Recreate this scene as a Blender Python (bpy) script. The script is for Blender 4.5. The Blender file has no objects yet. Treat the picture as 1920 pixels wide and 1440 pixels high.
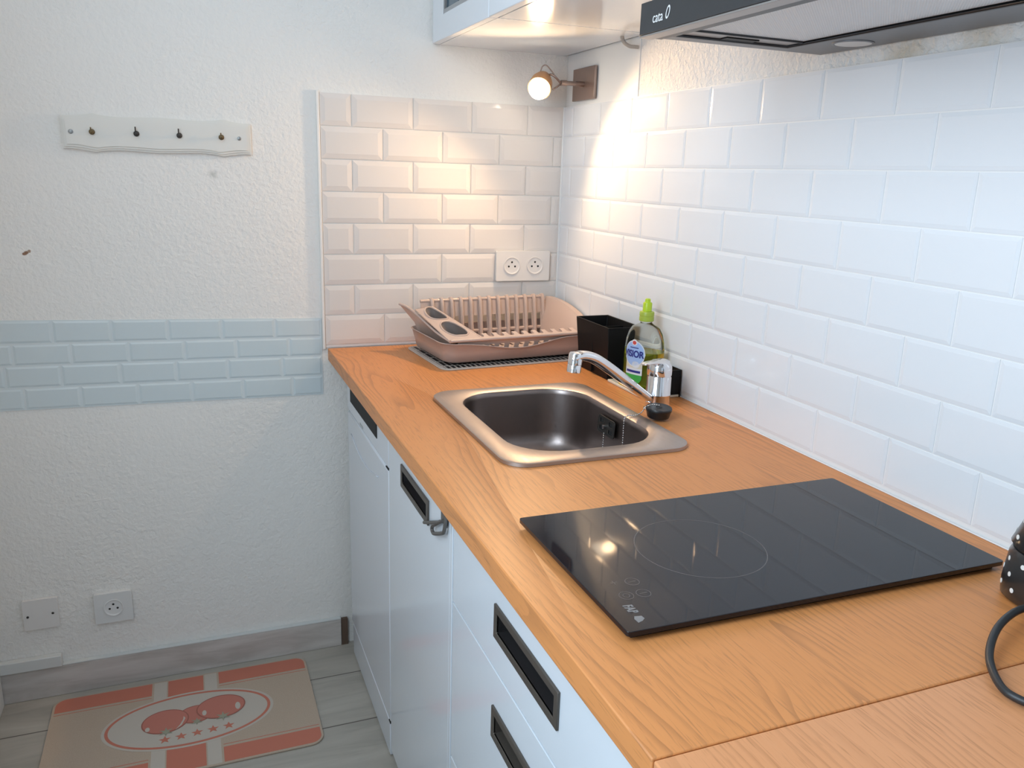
import bpy, bmesh, math, random
from mathutils import Vector, Matrix
random.seed(7)
S = bpy.context.scene
COL = S.collection
PI = math.pi
T = 0.837            # worktop surface height
XF = -0.583          # cabinet front plane
PW = 0.0075          # plaster lies this far behind the tile faces

# ------------------------------------------------------------------ materials
def mat(name, col=(.8, .8, .8), rough=.5, metal=0.0, coat=0.0, spec=.5, trans=0.0, ior=1.5, emit=None, estr=0.0):
    m = bpy.data.materials.new(name); m.use_nodes = True
    b = m.node_tree.nodes['Principled BSDF']
    b.inputs['Base Color'].default_value = (*col, 1)
    b.inputs['Roughness'].default_value = rough
    b.inputs['Metallic'].default_value = metal
    b.inputs['Coat Weight'].default_value = coat
    b.inputs['Coat Roughness'].default_value = .05
    b.inputs['Specular IOR Level'].default_value = spec
    b.inputs['Transmission Weight'].default_value = trans
    b.inputs['IOR'].default_value = ior
    if emit:
        b.inputs['Emission Color'].default_value = (*emit, 1)
        b.inputs['Emission Strength'].default_value = estr
    return m
def N(m, t, **kw):
    n = m.node_tree.nodes.new(t)
    for k, v in kw.items(): setattr(n, k, v)
    return n
def L(m, a, b): m.node_tree.links.new(a, b)
def bsdf(m): return m.node_tree.nodes['Principled BSDF']
def coords(m, scale=(1, 1, 1), rot=(0, 0, 0), loc=(0, 0, 0)):
    tc = N(m, 'ShaderNodeTexCoord'); mp = N(m, 'ShaderNodeMapping')
    mp.inputs['Scale'].default_value = scale; mp.inputs['Rotation'].default_value = rot; mp.inputs['Location'].default_value = loc
    L(m, tc.outputs['Object'], mp.inputs['Vector']); return mp.outputs[0]
def noise(m, vec, scale, detail=3, rough=.5, dist=0.0):
    n = N(m, 'ShaderNodeTexNoise'); n.inputs['Scale'].default_value = scale; n.inputs['Detail'].default_value = detail
    n.inputs['Roughness'].default_value = rough; n.inputs['Distortion'].default_value = dist
    L(m, vec, n.inputs['Vector']); return n.outputs['Fac']
def ramp(m, fac, stops):
    r = N(m, 'ShaderNodeValToRGB'); e = r.color_ramp.elements
    while len(e) < len(stops): e.new(.5)
    for i, (p, c) in enumerate(stops):
        e[i].position = p; e[i].color = (*c, 1) if len(c) == 3 else c
    L(m, fac, r.inputs[0]); return r.outputs[0]
def math_(m, op, a, b=None, clamp=False):
    n = N(m, 'ShaderNodeMath', operation=op); n.use_clamp = clamp
    for i, v in enumerate((a, b)):
        if v is None: continue
        if isinstance(v, (int, float)): n.inputs[i].default_value = v
        else: L(m, v, n.inputs[i])
    return n.outputs[0]
def mix(m, fac, a, b):
    n = N(m, 'ShaderNodeMix', data_type='RGBA')
    if isinstance(fac, (int, float)): n.inputs[0].default_value = fac
    else: L(m, fac, n.inputs[0])
    for i, v in ((6, a), (7, b)):
        if isinstance(v, tuple): n.inputs[i].default_value = (*v, 1)
        else: L(m, v, n.inputs[i])
    return n.outputs[2]
def bump(m, h, strength=.3, dist=.002):
    b = N(m, 'ShaderNodeBump'); b.inputs['Distance'].default_value = dist
    if isinstance(strength, (int, float)): b.inputs['Strength'].default_value = strength
    else: L(m, strength, b.inputs['Strength'])
    L(m, h, b.inputs['Height']); L(m, b.outputs[0], bsdf(m).inputs['Normal'])

def plaster(name, col, spots=(), gain=1.0):
    m = mat(name, col, .75, spec=.25)
    v = coords(m)
    h = noise(m, v, 105, 3, .55, .4)
    h2 = noise(m, v, 38, 2, .5)
    hh = math_(m, 'ADD', h, math_(m, 'MULTIPLY', h2, .6))
    area = noise(m, v, 2.2, 1)
    st = math_(m, 'MULTIPLY_ADD', area, 1.1 * gain); st.node.inputs[2].default_value = .02
    bump(m, hh, st, .0042)
    if spots:
        c = None
        sep = N(m, 'ShaderNodeTexCoord')
        nn = noise(m, v, 70, 2)
        cur = None
        for (p, r, cc, soft) in spots:
            d = N(m, 'ShaderNodeVectorMath', operation='DISTANCE'); L(m, sep.outputs['Object'], d.inputs[0]); d.inputs[1].default_value = p
            dd = math_(m, 'ADD', d.outputs['Value'], math_(m, 'MULTIPLY', math_(m, 'SUBTRACT', nn, .5), r * 1.2))
            f = N(m, 'ShaderNodeMapRange'); f.inputs['From Min'].default_value = r; f.inputs['From Max'].default_value = r * (1 - soft)
            L(m, dd, f.inputs['Value'])
            cur = mix(m, f.outputs[0], cur if cur is not None else col, cc)
        L(m, cur, bsdf(m).inputs['Base Color'])
    return m

def oak(name, off=0.0, tint=1.0, lines=.54, blue=1.0, green=1.0):
    m = mat(name, rough=.40, spec=.4)
    v = coords(m, (1, .15, 1), loc=(off, off * .37, 0))
    big = noise(m, v, 4.2, 2, .45, .9)
    wob = noise(m, v, 40, 2, .5)
    sr = N(m, 'ShaderNodeSeparateXYZ'); L(m, coords(m), sr.inputs[0])
    rings = math_(m, 'FRACT', math_(m, 'ADD', math_(m, 'ADD', math_(m, 'MULTIPLY', big, 30.0), math_(m, 'MULTIPLY', sr.outputs[0], 84.0)), math_(m, 'ADD', math_(m, 'MULTIPLY', wob, .4), 60.0)))
    line = N(m, 'ShaderNodeMapRange'); line.inputs['From Min'].default_value = .55; line.inputs['From Max'].default_value = .95
    L(m, rings, line.inputs['Value'])
    gate = noise(m, coords(m, (1, .35, 1), loc=(off + 4, 0, 0)), 11, 2)
    gt = N(m, 'ShaderNodeMapRange'); gt.inputs['From Min'].default_value = .36; gt.inputs['From Max'].default_value = .60; L(m, gate, gt.inputs['Value'])
    pore = noise(m, coords(m, (1, .045, 1), loc=(off, 0, 0)), 520, 2, .6)
    fib = noise(m, coords(m, (1, .02, 1), loc=(off, 0, 0)), 150, 3, .6)
    lane = N(m, 'ShaderNodeTexWhiteNoise', noise_dimensions='1D')
    sx = N(m, 'ShaderNodeSeparateXYZ'); L(m, coords(m), sx.inputs[0])
    L(m, math_(m, 'FLOOR', math_(m, 'MULTIPLY', math_(m, 'ADD', sx.outputs[0], off), 9.0)), lane.inputs['W'])
    base = mix(m, lane.outputs['Value'], (.685 * tint, .282 * tint * green, .090 * tint * blue), (.735 * tint, .320 * tint * green, .112 * tint * blue))
    soft = noise(m, v, 3.0, 2)
    base = mix(m, math_(m, 'MULTIPLY', soft, .45), base, (.62 * tint, .218 * tint, .058 * tint))
    base = mix(m, math_(m, 'MULTIPLY', fib, .40), base, (.61 * tint, .247 * tint, .085 * tint))
    k = math_(m, 'MULTIPLY', math_(m, 'MULTIPLY', line.outputs[0], gt.outputs[0]), lines)
    c = mix(m, k, base, (.34 * tint, .135 * tint, .047 * tint))
    fl = N(m, 'ShaderNodeMapRange'); fl.inputs['From Min'].default_value = .56; fl.inputs['From Max'].default_value = .70; L(m, pore, fl.inputs['Value'])
    c = mix(m, math_(m, 'MULTIPLY', fl.outputs[0], .55), c, (.36 * tint, .15 * tint, .055 * tint))
    L(m, c, bsdf(m).inputs['Base Color'])
    bump(m, pore, .08, .0006)
    return m

M = {}
M['plaster'] = plaster('plaster_white', (.88, .855, .815), [((-1.262, PW, 1.0748), .004, (.30, .17, .11), .4), ((-1.256, PW, 1.0775), .004, (.30, .17, .11), .4), ((-1.259, PW, 1.076), .005, (.30, .17, .11), .4), ((-1.252, PW, 1.080), .004, (.42, .30, .22), .4),
                                                               ((-.868, PW, 1.251), .012, (.63, .62, .58), .9)])
M['plaster_right'] = plaster('plaster_rough', (.82, .81, .80), [((PW, -1.10, 1.455), .055, (.66, .60, .52), .95), ((PW, -1.22, 1.458), .05, (.70, .65, .58), .95)], 1.7)
M['smooth_panel'] = mat('smooth_panel_white', (.80, .805, .805), .5)
M['ceiling'] = mat('ceiling_white', (.8, .8, .8), .8)
M['tile'] = mat('tile_lamp_warm', (.775, .73, .695), .12, spec=.55)  # white tile with the wall lamp's warm light put into its colour
M['grout'] = mat('grout_white', (.86, .84, .81), .6)
M['tile_r'] = mat('tile_daylight_blue', (.79, .815, .85), .11, spec=.5)  # same white tile, here with the bluish daylight put into its colour
M['grout_r'] = mat('grout_right', (.84, .84, .84), .5)
M['sticker'] = mat('tile_band_blue', (.66, .735, .755), .35)
M['sticker_line'] = mat('tile_band_line', (.71, .765, .775), .45)
M['oak'] = oak('oak_worktop')
M['oak2'] = oak('oak_worktop_end', 3.71, 1.03, .32, 1.75, 1.16)
M['cab'] = mat('cabinet_gloss_daylight_blue', (.76, .81, .87), .14, coat=.3)  # white gloss with the blue of the daylight put into its colour
M['cab_in'] = mat('cabinet_carcass', (.72, .72, .72), .5)
M['appl'] = mat('appliance_daylight_blue', (.72, .765, .83), .22, coat=.3)  # white casing, the daylight's blue likewise mixed into its colour
M['bronze'] = mat('handle_bronze', (.13, .115, .10), .42, metal=.6)
M['recess'] = mat('recess_dark', (.018, .016, .017), .55)
M['recess2'] = mat('recess_grey', (.10, .085, .072), .5, metal=.4)
M['black'] = mat('black_plastic', (.006, .006, .0065), .5, spec=.2)
M['panel'] = mat('control_panel_black', (.010, .010, .011), .55, spec=.2)
M['gap'] = mat('gap_dark', (.02, .02, .02), .8)
M['steel'] = mat('brushed_steel', (.47, .415, .385), .42, metal=1.0)
M['steel_in'] = mat('steel_bowl_shaded', (.28, .235, .22), .33, metal=1.0)  # the sink's steel, colour darkened for the dim reflections inside the bowl
M['chrome'] = mat('chrome', (.80, .80, .82), .06, metal=1.0)
M['chain'] = mat('chain_metal', (.55, .55, .55), .25, metal=1.0)
M['rubber'] = mat('rubber_black', (.012, .012, .013), .4)
M['glass_hob'] = mat('hob_glass', (.008, .008, .012), .04, spec=.40)
M['print'] = mat('hob_print', (.20, .20, .205), .4)
M['print_dim'] = mat('hob_print_dim', (.10, .09, .09), .35)
M['taupe'] = mat('taupe_plastic', (.555, .425, .365), .26, spec=.5)
M['taupe_dark'] = mat('taupe_cup', (.25, .215, .20), .5)
M['taupe_tray'] = mat('taupe_tray', (.47, .35, .305), .30, spec=.5)
M['mesh_silver'] = mat('filter_silver', (.56, .57, .58), .45, metal=.2)
M['hood'] = mat('hood_black', (.030, .031, .034), .38)
M['hood_grey'] = mat('hood_grey', (.19, .20, .215), .4, metal=.3)
M['hood_strip'] = mat('hood_strip', (.34, .32, .31), .35, metal=.6)
M['hook_grey'] = mat('hook_grey', (.17, .16, .15), .4, metal=.6)
M['lens'] = mat('lamp_lens', (.66, .68, .68), .3)
M['white_print'] = mat('white_print', (.75, .75, .75), .5)
M['plastic_white'] = mat('socket_white', (.80, .775, .75), .3)
M['plate_grey'] = mat('socket_plate', (.76, .76, .75), .4)
M['board'] = mat('hook_board_white', (.80, .775, .72), .5)
M['brass'] = mat('old_brass', (.16, .115, .06), .4, metal=.7)
M['iron'] = mat('dark_iron', (.06, .055, .05), .5, metal=.6)
M['screw'] = mat('screw_zinc', (.32, .33, .33), .4, metal=.8)
M['lamp_plate'] = mat('satin_nickel', (.36, .275, .24), .38, metal=.9)
M['copper'] = mat('lamp_copper', (.80, .45, .22), .35, metal=.6)
M['bulb'] = mat('bulb_glow', (1, .95, .85), .3, emit=(1.0, .86, .66), estr=24)
M['cable'] = mat('cable_grey', (.38, .35, .32), .5)
M['cable_black'] = mat('cable_black', (.025, .026, .028), .4)
M['bluepane'] = mat('cabinet_pane', (.05, .10, .14), .08, spec=.6)
M['alu'] = mat('aluminium', (.45, .47, .49), .35, metal=.9)
M['bottle'] = mat('clear_plastic', (.95, .97, .92), .04, trans=1.0, ior=1.12)
M['liquid'] = mat('green_liquid', (.62, .66, .06), .05, trans=.85, ior=1.2)
M['cap'] = mat('lime_cap', (.50, .68, .03), .3)
M['collar'] = mat('lime_collar', (.40, .50, .06), .35)
M['lab_white'] = mat('label_white', (.75, .77, .80), .4)
M['lab_cream'] = mat('label_cream', (.70, .66, .52), .4)
M['lab_blue'] = mat('label_blue', (.36, .52, .82), .35)
M['lab_navy'] = mat('label_navy', (.022, .03, .22), .35)
M['lab_green'] = mat('label_green', (.05, .38, .07), .35)
M['lab_red'] = mat('label_red', (.65, .07, .06), .35)
M['sponge_y'] = mat('sponge_yellow', (.82, .68, .10), .9)
M['cream'] = mat('cream_plastic', (.74, .68, .56), .45)
M['skirt_white'] = mat('skirting_white', (.70, .715, .70), .45)
M['brown'] = mat('brown_gap', (.13, .085, .06), .7)
M['appliance_black'] = mat('appliance_black', (.022, .022, .023), .28, coat=.4)
M['dot'] = mat('white_dot', (.78, .78, .76), .4)
M['rug_red'] = mat('rug_red', (.58, .208, .145), .95, spec=.1)
M['rug_redl'] = mat('rug_tomato', (.56, .215, .165), .95, spec=.1)
M['rug_dark'] = mat('rug_tomato_dark', (.40, .155, .12), .95, spec=.1)
M['rug_cream'] = mat('rug_cream', (.575, .51, .44), .95, spec=.1)
M['rug_green'] = mat('rug_green', (.36, .35, .26), .95, spec=.1)
M['glass_pane'] = mat('window_glass', (.9, .95, 1), .02, trans=1.0, ior=1.02)

def _rug():
    m = mat('rug_taupe', rough=.95, spec=.1)
    v = coords(m)
    w = noise(m, v, 420, 2)
    L(m, mix(m, w, (.47, .365, .28), (.57, .455, .355)), bsdf(m).inputs['Base Color'])
    bump(m, w, .4, .001)
    return m
M['rug'] = _rug()
def _floor():
    m = mat('floor_grey_plank', rough=.45, spec=.35)
    v = coords(m)
    sx = N(m, 'ShaderNodeSeparateXYZ'); L(m, v, sx.inputs[0])
    row = math_(m, 'DIVIDE', math_(m, 'ADD', sx.outputs[1], .14), .2)
    fr = math_(m, 'FRACT', math_(m, 'ADD', row, 50.0))
    rowi = math_(m, 'FLOOR', math_(m, 'ADD', row, 50.0))
    edge = math_(m, 'ABSOLUTE', math_(m, 'SUBTRACT', fr, .5))
    ln = N(m, 'ShaderNodeMapRange'); ln.inputs['From Min'].default_value = .488; ln.inputs['From Max'].default_value = .497; L(m, edge, ln.inputs['Value'])
    comb = N(m, 'ShaderNodeCombineXYZ'); L(m, math_(m, 'ADD', math_(m, 'MULTIPLY', sx.outputs[0], .14), math_(m, 'MULTIPLY', rowi, 3.7)), comb.inputs[0]); L(m, sx.outputs[1], comb.inputs[1])
    g = noise(m, comb.outputs[0], 14, 4, .6, .8)
    f = noise(m, comb.outputs[0], 120, 2, .6)
    c = ramp(m, g, [(.3, (.33, .305, .265)), (.5, (.45, .415, .36)), (.7, (.52, .485, .425))])
    c = mix(m, math_(m, 'MULTIPLY', f, .25), c, (.38, .36, .32))
    c = mix(m, ln.outputs[0], c, (.09, .075, .065))
    L(m, c, bsdf(m).inputs['Base Color'])
    return m
M['floor'] = _floor()
def _skirt():
    m = mat('skirting_limed_wood', rough=.5, spec=.3)
    v = coords(m, (.15, 1, 1))
    g = noise(m, v, 30, 4, .6, .6)
    L(m, ramp(m, g, [(.35, (.48, .435, .40)), (.55, (.60, .555, .52)), (.7, (.66, .62, .585))]), bsdf(m).inputs['Base Color'])
    return m
M['skirt'] = _skirt()
def _dmat():
    m = mat('draining_mat_grid', rough=.5)
    tc = N(m, 'ShaderNodeTexCoord')
    sx = N(m, 'ShaderNodeSeparateXYZ'); L(m, tc.outputs['Object'], sx.inputs[0])
    u, v = sx.outputs[0], sx.outputs[1]
    def band(x, per, duty, off=0.0):   # 1 inside a cell
        f = math_(m, 'FRACT', math_(m, 'ADD', math_(m, 'DIVIDE', math_(m, 'ADD', x, off), per), 40.0))
        return math_(m, 'LESS_THAN', f, duty)
    cells = math_(m, 'MULTIPLY', band(u, .0125, .68), band(v, .046, .86, .0035))
    # solid ring of pale plastic round the mat
    ru = math_(m, 'ABSOLUTE', u); rv = math_(m, 'ABSOLUTE', v)
    inside = math_(m, 'MULTIPLY', math_(m, 'LESS_THAN', ru, .193), math_(m, 'LESS_THAN', rv, .124))
    c = mix(m, math_(m, 'MULTIPLY', cells, inside), (.55, .50, .45), (.008, .008, .009))
    L(m, c, bsdf(m).inputs['Base Color'])
    return m
M['dmat'] = _dmat()
def _mesh():
    m = M['mesh_silver']; v = coords(m, rot=(0, 0, PI / 4))
    w1 = N(m, 'ShaderNodeTexWave'); w1.inputs['Scale'].default_value = 110; L(m, v, w1.inputs['Vector'])
    w2 = N(m, 'ShaderNodeTexWave', bands_direction='Y'); w2.inputs['Scale'].default_value = 110; L(m, v, w2.inputs['Vector'])
    h = math_(m, 'MULTIPLY', w1.outputs['Fac'], w2.outputs['Fac'])
    L(m, ramp(m, h, [(.1, (.72, .76, .79)), (.6, (.86, .90, .93))]), bsdf(m).inputs['Base Color'])
    bump(m, h, .5, .0015)
_mesh()
def _steelgrain():
    for k, lo, hi in (('steel', .34, .50), ('steel_in', .25, .42)):
        m = M[k]; v = coords(m, (1, .05, 1)); n = noise(m, v, 260, 2)
        r = N(m, 'ShaderNodeMapRange'); r.inputs['To Min'].default_value = lo; r.inputs['To Max'].default_value = hi
        L(m, n, r.inputs['Value']); L(m, r.outputs[0], bsdf(m).inputs['Roughness'])
_steelgrain()

# ------------------------------------------------------------------ mesh helpers
WL = {}   # world location of every empty / parent (no rotation)
def link(o, parent=None):
    COL.objects.link(o)
    if parent is not None: o.parent = parent
def empty(name, loc, label, cat, group=None, rz=0.0, kind=None):
    o = bpy.data.objects.new(name, None); o.empty_display_size = .05
    o.location = loc; o.rotation_euler = (0, 0, rz); link(o)
    WL[o.name] = Vector(loc)
    o['label'] = label; o['category'] = cat
    if group: o['group'] = group
    if kind: o['kind'] = kind
    return o
def obj(name, bm, mats, parent=None, smooth=None, local=False, label=None, bevel=None, subsurf=0):
    """link bm as one mesh; bm is in world coordinates unless local"""
    if parent is not None and not local:
        bmesh.ops.translate(bm, verts=bm.verts, vec=-WL[parent.name])
    bmesh.ops.recalc_face_normals(bm, faces=bm.faces)
    me = bpy.data.meshes.new(name); bm.to_mesh(me); bm.free()
    if not isinstance(mats, (list, tuple)): mats = [mats]
    for m in mats: me.materials.append(M[m] if isinstance(m, str) else m)
    o = bpy.data.objects.new(name, me); link(o, parent)
    WL[o.name] = WL[parent.name] if parent is not None and not local else Vector((0, 0, 0))
    if smooth is not None:
        for p in me.polygons: p.use_smooth = True
        if smooth < 180: me.set_sharp_from_angle(angle=math.radians(smooth))
    if bevel:
        b = o.modifiers.new('bevel', 'BEVEL'); b.width = bevel; b.segments = 2; b.limit_method = 'ANGLE'; b.angle_limit = math.radians(40)
        for p in me.polygons: p.use_smooth = True
        me.set_sharp_from_angle(angle=math.radians(40))
    if subsurf:
        s = o.modifiers.new('subsurf', 'SUBSURF'); s.levels = subsurf; s.render_levels = subsurf
    if label: o['label'] = label
    return o
def tag(o, label, cat, group=None):
    o['label'] = label; o['category'] = cat
    if group: o['group'] = group
    return o
def structure(o, label=None, cat=None):
    o['kind'] = 'structure'
    if label: o['label'] = label
    if cat: o['category'] = cat
    return o
def box(bm, x0, x1, y0, y1, z0, z1, mi=0):
    v = [bm.verts.new((x, y, z)) for x in (x0, x1) for y in (y0, y1) for z in (z0, z1)]
    fs = []
    for q in ((0, 1, 3, 2), (4, 6, 7, 5), (0, 4, 5, 1), (2, 3, 7, 6), (0, 2, 6, 4), (1, 5, 7, 3)):
        f = bm.faces.new([v[i] for i in q]); f.material_index = mi; fs.append(f)
    return fs
def BOX(*a, mi=0):
    bm = bmesh.new(); box(bm, *a, mi=mi); return bm
def loft(bm, rings, close=True, cap0=False, cap1=False, mi=0):
    vs = [[bm.verts.new(p) for p in r] for r in rings]
    n = len(vs[0])
    for a, b in zip(vs, vs[1:]):
        for i in range(n if close else n - 1):
            j = (i + 1) % n
            f = bm.faces.new((a[i], a[j], b[j], b[i])); f.material_index = mi
    if cap0: bm.faces.new(vs[0][::-1]).material_index = mi
    if cap1: bm.faces.new(vs[-1]).material_index = mi
    return vs
def lathe(bm, prof, M4=None, seg=32, mi=0, sx=1.0, sy=1.0, cap0=True, cap1=True):
    rings = []
    for r, z in prof:
        ring = [Vector((r * sx * math.cos(2 * PI * i / seg), r * sy * math.sin(2 * PI * i / seg), z)) for i in range(seg)]
        rings.append([M4 @ p if M4 else p for p in ring])
    loft(bm, rings, True, cap0, cap1, mi)
def tube(bm, pts, rad, seg=10, mi=0, closed=False, caps=True):
    pts = [Vector(p) for p in pts]
    n = len(pts); rads = rad if isinstance(rad, (list, tuple)) else [rad] * n
    rings = []; up = None
    for i in range(n):
        if closed: t = (pts[(i + 1) % n] - pts[i - 1])
        else: t = pts[min(i + 1, n - 1)] - pts[max(i - 1, 0)]
        t.normalize()
        if up is None:
            up = Vector((0, 0, 1)) if abs(t.z) < .9 else Vector((1, 0, 0))
        up = (up - t * up.dot(t)).normalized(); w = t.cross(up)
        rings.append([pts[i] + (up * math.cos(2 * PI * k / seg) + w * math.sin(2 * PI * k / seg)) * rads[i] for k in range(seg)])
    if closed: rings.append(rings[0]); loft(bm, rings, True, False, False, mi); bmesh.ops.remove_doubles(bm, verts=bm.verts, dist=1e-6)
    else: loft(bm, rings, True, caps, caps, mi)
def spline(ctrl, n=8):
    P = [Vector(p) for p in ctrl]; P = [P[0] * 2 - P[1]] + P + [P[-1] * 2 - P[-2]]
    out = []
    for i in range(1, len(P) - 2):
        for k in range(n):
            t = k / n; a, b, c, d = P[i - 1], P[i], P[i + 1], P[i + 2]
            out.append(.5 * ((2 * b) + (c - a) * t + (2 * a - 5 * b + 4 * c - d) * t * t + (3 * b - a - 3 * c + d) * t ** 3))
    out.append(P[-2]); return out
def rrect(hw, hd, r, n=6, cx=0, cy=0):
    pts = []
    for (sx, sy, a0) in ((1, 1, 0), (-1, 1, 90), (-1, -1, 180), (1, -1, 270)):
        for k in range(n + 1):
            a = math.radians(a0 + 90 * k / n)
            pts.append((cx + sx * (hw - r) + r * math.cos(a), cy + sy * (hd - r) + r * math.sin(a)))
    return pts
def circ(cx, cy, rx, ry=None, n=28):
    ry = ry or rx
    return [(cx + rx * math.cos(2 * PI * i / n), cy + ry * math.sin(2 * PI * i / n)) for i in range(n)]
def rect(x0, x1, y0, y1): return [(x0, y0), (x1, y0), (x1, y1), (x0, y1)]
def plate(outlines, thick, mapf=None, mi=0, bm=None):
    """flat polygons (holes are inner outlines), extruded; mapf maps (x, y, z) to 3D"""
    cu = bpy.data.curves.new('tmp', 'CURVE'); cu.dimensions = '2D'; cu.fill_mode = 'BOTH'; cu.extrude = thick / 2
    for o in outlines:
        s = cu.splines.new('POLY'); s.points.add(len(o) - 1); s.use_cyclic_u = True
        for p, q in zip(s.points, o): p.co = (q[0], q[1], 0, 1)
    ob = bpy.data.objects.new('tmp', cu); COL.objects.link(ob)
    dg = bpy.context.evaluated_depsgraph_get(); dg.update()
    me = bpy.data.meshes.new_from_object(ob.evaluated_get(dg))
    b = bmesh.new(); b.from_mesh(me)
    bpy.data.objects.remove(ob); bpy.data.curves.remove(cu); bpy.data.meshes.remove(me)
    bmesh.ops.remove_doubles(b, verts=b.verts, dist=1e-6)
    for v in b.verts:
        v.co.z += thick / 2
        if mapf: v.co = mapf(v.co.x, v.co.y, v.co.z)
    for f in b.faces: f.material_index = mi
    if bm is None: return b
    merge(bm, b); return bm
def merge(bm, b):
    me = bpy.data.meshes.new('tmp'); b.to_mesh(me); b.free()
    n0 = len(bm.faces)
    bm.from_mesh(me); bpy.data.meshes.remove(me)
def text(body, size, mapf, thick=.0004, mi=0, bm=None, shear=0.0, bold=0.0, xs=1.0):
    cu = bpy.data.curves.new('tmp', 'FONT'); cu.body = body; cu.size = size; cu.extrude = thick / 2; cu.shear = shear; cu.offset = bold
    ob = bpy.data.objects.new('tmp', cu); COL.objects.link(ob)
    dg = bpy.context.evaluated_depsgraph_get(); dg.update()
    me = bpy.data.meshes.new_from_object(ob.evaluated_get(dg))
    b = bmesh.new(); b.from_mesh(me)
    bpy.data.objects.remove(ob); bpy.data.curves.remove(cu); bpy.data.meshes.remove(me)
    for v in b.verts: v.co = mapf(v.co.x * xs, v.co.y, v.co.z + thick / 2)
    for f in b.faces: f.material_index = mi
    if bm is None: return b
    merge(bm, b); return bm
FX = lambda x: (lambda a, b, c: Vector((x - c, -a, b)))        # drawn on a plane facing -x: a runs towards -y, b up
FY = lambda y: (lambda a, b, c: Vector((a, y - c, b)))         # on a plane facing -y: a runs +x, b up
FZ = lambda z: (lambda a, b, c: Vector((a, b, z + c)))         # lying flat

# ------------------------------------------------------------------ room shell
RL, RB, RH = -1.425, -4.3, 2.45
structure(obj('floor', BOX(RL - .1, .1, RB - .1, .1, -.08, 0), 'floor'))
structure(obj('ceiling', BOX(RL - .1, .1, RB - .1, .1, RH, RH + .1), 'ceiling'))
wall_back = structure(obj('wall_back', BOX(RL - .1, .12, PW, .12, 0, RH), 'plaster'))
wall_right = structure(obj('wall_right', BOX(PW, .12, RB, PW, 0, RH), 'plaster_right'))
W2 = (-1.95, -1.15, .35, 2.36)      # unseen side window added for the daylight, out of frame on the left (y0,y1,z0,z1)
structure(obj('wall_left', plate([rect(-.0, -RB, 0, RH), rect(-W2[1], -W2[0], W2[2], W2[3])], .1, lambda a, b, c: Vector((RL - c, -a, b))), 'plaster'))
W1 = (-1.25, -.15, .25, 2.15)      # unseen window added for daylight in the wall behind the camera (x0,x1,z0,z1)
structure(obj('wall_front', plate([rect(RL, PW, 0, RH), rect(*W1)], .1, lambda a, b, c: Vector((a, RB - c, b))), 'plaster'))
def window(name, outer, mapf, label):
    x0, x1, z0, z1 = outer; w = .06; xm = (x0 + x1) / 2
    bm = plate([rect(x0, x1, z0, z1), rect(x0 + w, xm - w / 2, z0 + w, z1 - w), rect(xm + w / 2, x1 - w, z0 + w, z1 - w)], .06, mapf)
    o = structure(obj(name, bm, 'skirt_white'), label, 'window')
    for a, b in ((x0 + w, xm - w / 2), (xm + w / 2, x1 - w)):
        obj('pane', plate([rect(a, b, z0 + w, z1 - w)], .006, lambda p, q, c: mapf(p, q, c + .025)), 'glass_pane', o)
    return o
window('window_1', W1, lambda a, b, c: Vector((a, RB - .02 - c, b)), 'unseen white framed window added for daylight behind the viewer')
window('window_2', (-W2[1], -W2[0], W2[2], W2[3]), lambda a, b, c: Vector((RL - .02 - c, -a, b)), 'unseen white framed side window added for daylight in the left wall')

def tiling(us, rows, surf, bev=.0105, g=.0013, h_edge=.0019, mi_t=0, mi_g=1, base=.0075, grout_d=.0042, span=None):
    """bevelled tiles: us(row) -> list of (u0, u1); rows -> list of (z0, z1); surf(u, z, depth) depth behind the tile face"""
    bm = bmesh.new()
    for r, (z0, z1) in enumerate(rows):
        for (u0, u1) in us(r):
            if u1 - u0 < .012: continue
            a0, a1, b0, b1 = u0 + g, u1 - g, z0 + g, z1 - g
            bw = min(bev, (a1 - a0) / 3, (b1 - b0) / 3)
            def ring(i, d): return [bm.verts.new(surf(*p, d)) for p in ((a0 + i, b0 + i), (a1 - i, b0 + i), (a1 - i, b1 - i), (a0 + i, b1 - i))]
            rs = [ring(0, base), ring(0, h_edge), ring(bw, .0002), ring(bw + .001, 0)]
            for A, B in zip(rs, rs[1:]):
                for k in range(4):
                    f = bm.faces.new((A[k], A[(k + 1) % 4], B[(k + 1) % 4], B[k])); f.material_index = mi_t
            bm.faces.new(rs[-1]).material_index = mi_t
    (u0, u1, z0, z1) = span
    q = [bm.verts.new(surf(*p, d)) for d in (grout_d, base) for p in ((u0, z0), (u1, z0), (u1, z1), (u0, z1))]
    for ids in ((0, 1, 2, 3), (0, 1, 5, 4), (1, 2, 6, 5), (2, 3, 7, 6), (3, 0, 4, 7), (4, 5, 6, 7)):
        bm.faces.new([q[i] for i in ids]).material_index = mi_g
    return bm
TT = 1.445
rows = [(max(TT - .075 * (r + 1), T + .001), TT - .075 * r) for r in range(8)]
XL = -.627
def us_back(r):
    out = []; off = .075 if r % 2 == 0 else .15
    u = XL; e = XL + off
    while u < -.0005:
        out.append((u, min(e, 0))); u = e; e += .15
    return out
obj('tile_backsplash', tiling(us_back, rows, lambda u, z, d: (u, d, z), span=(XL, 0, T + .001, TT)), ['tile', 'grout'], wall_back, label='white bevelled metro tiles on the far wall')
bm = BOX(XL - .007, XL, -.0015, PW, T - .002, TT + .003)
obj('edge_trim', bm, 'grout', wall_back, bevel=.0015, label='white edging strip beside the metro tiles')
YE = -2.2
def us_right(r):
    k0 = .3536 if r % 2 == 0 else .2786
    e = k0
    while e > .012: e -= .15
    if e < 0: e += .15
    out = []; u = 0.0
    while u < -YE:
        out.append((u, min(e, -YE))); u = e; e += .15
    return out
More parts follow.
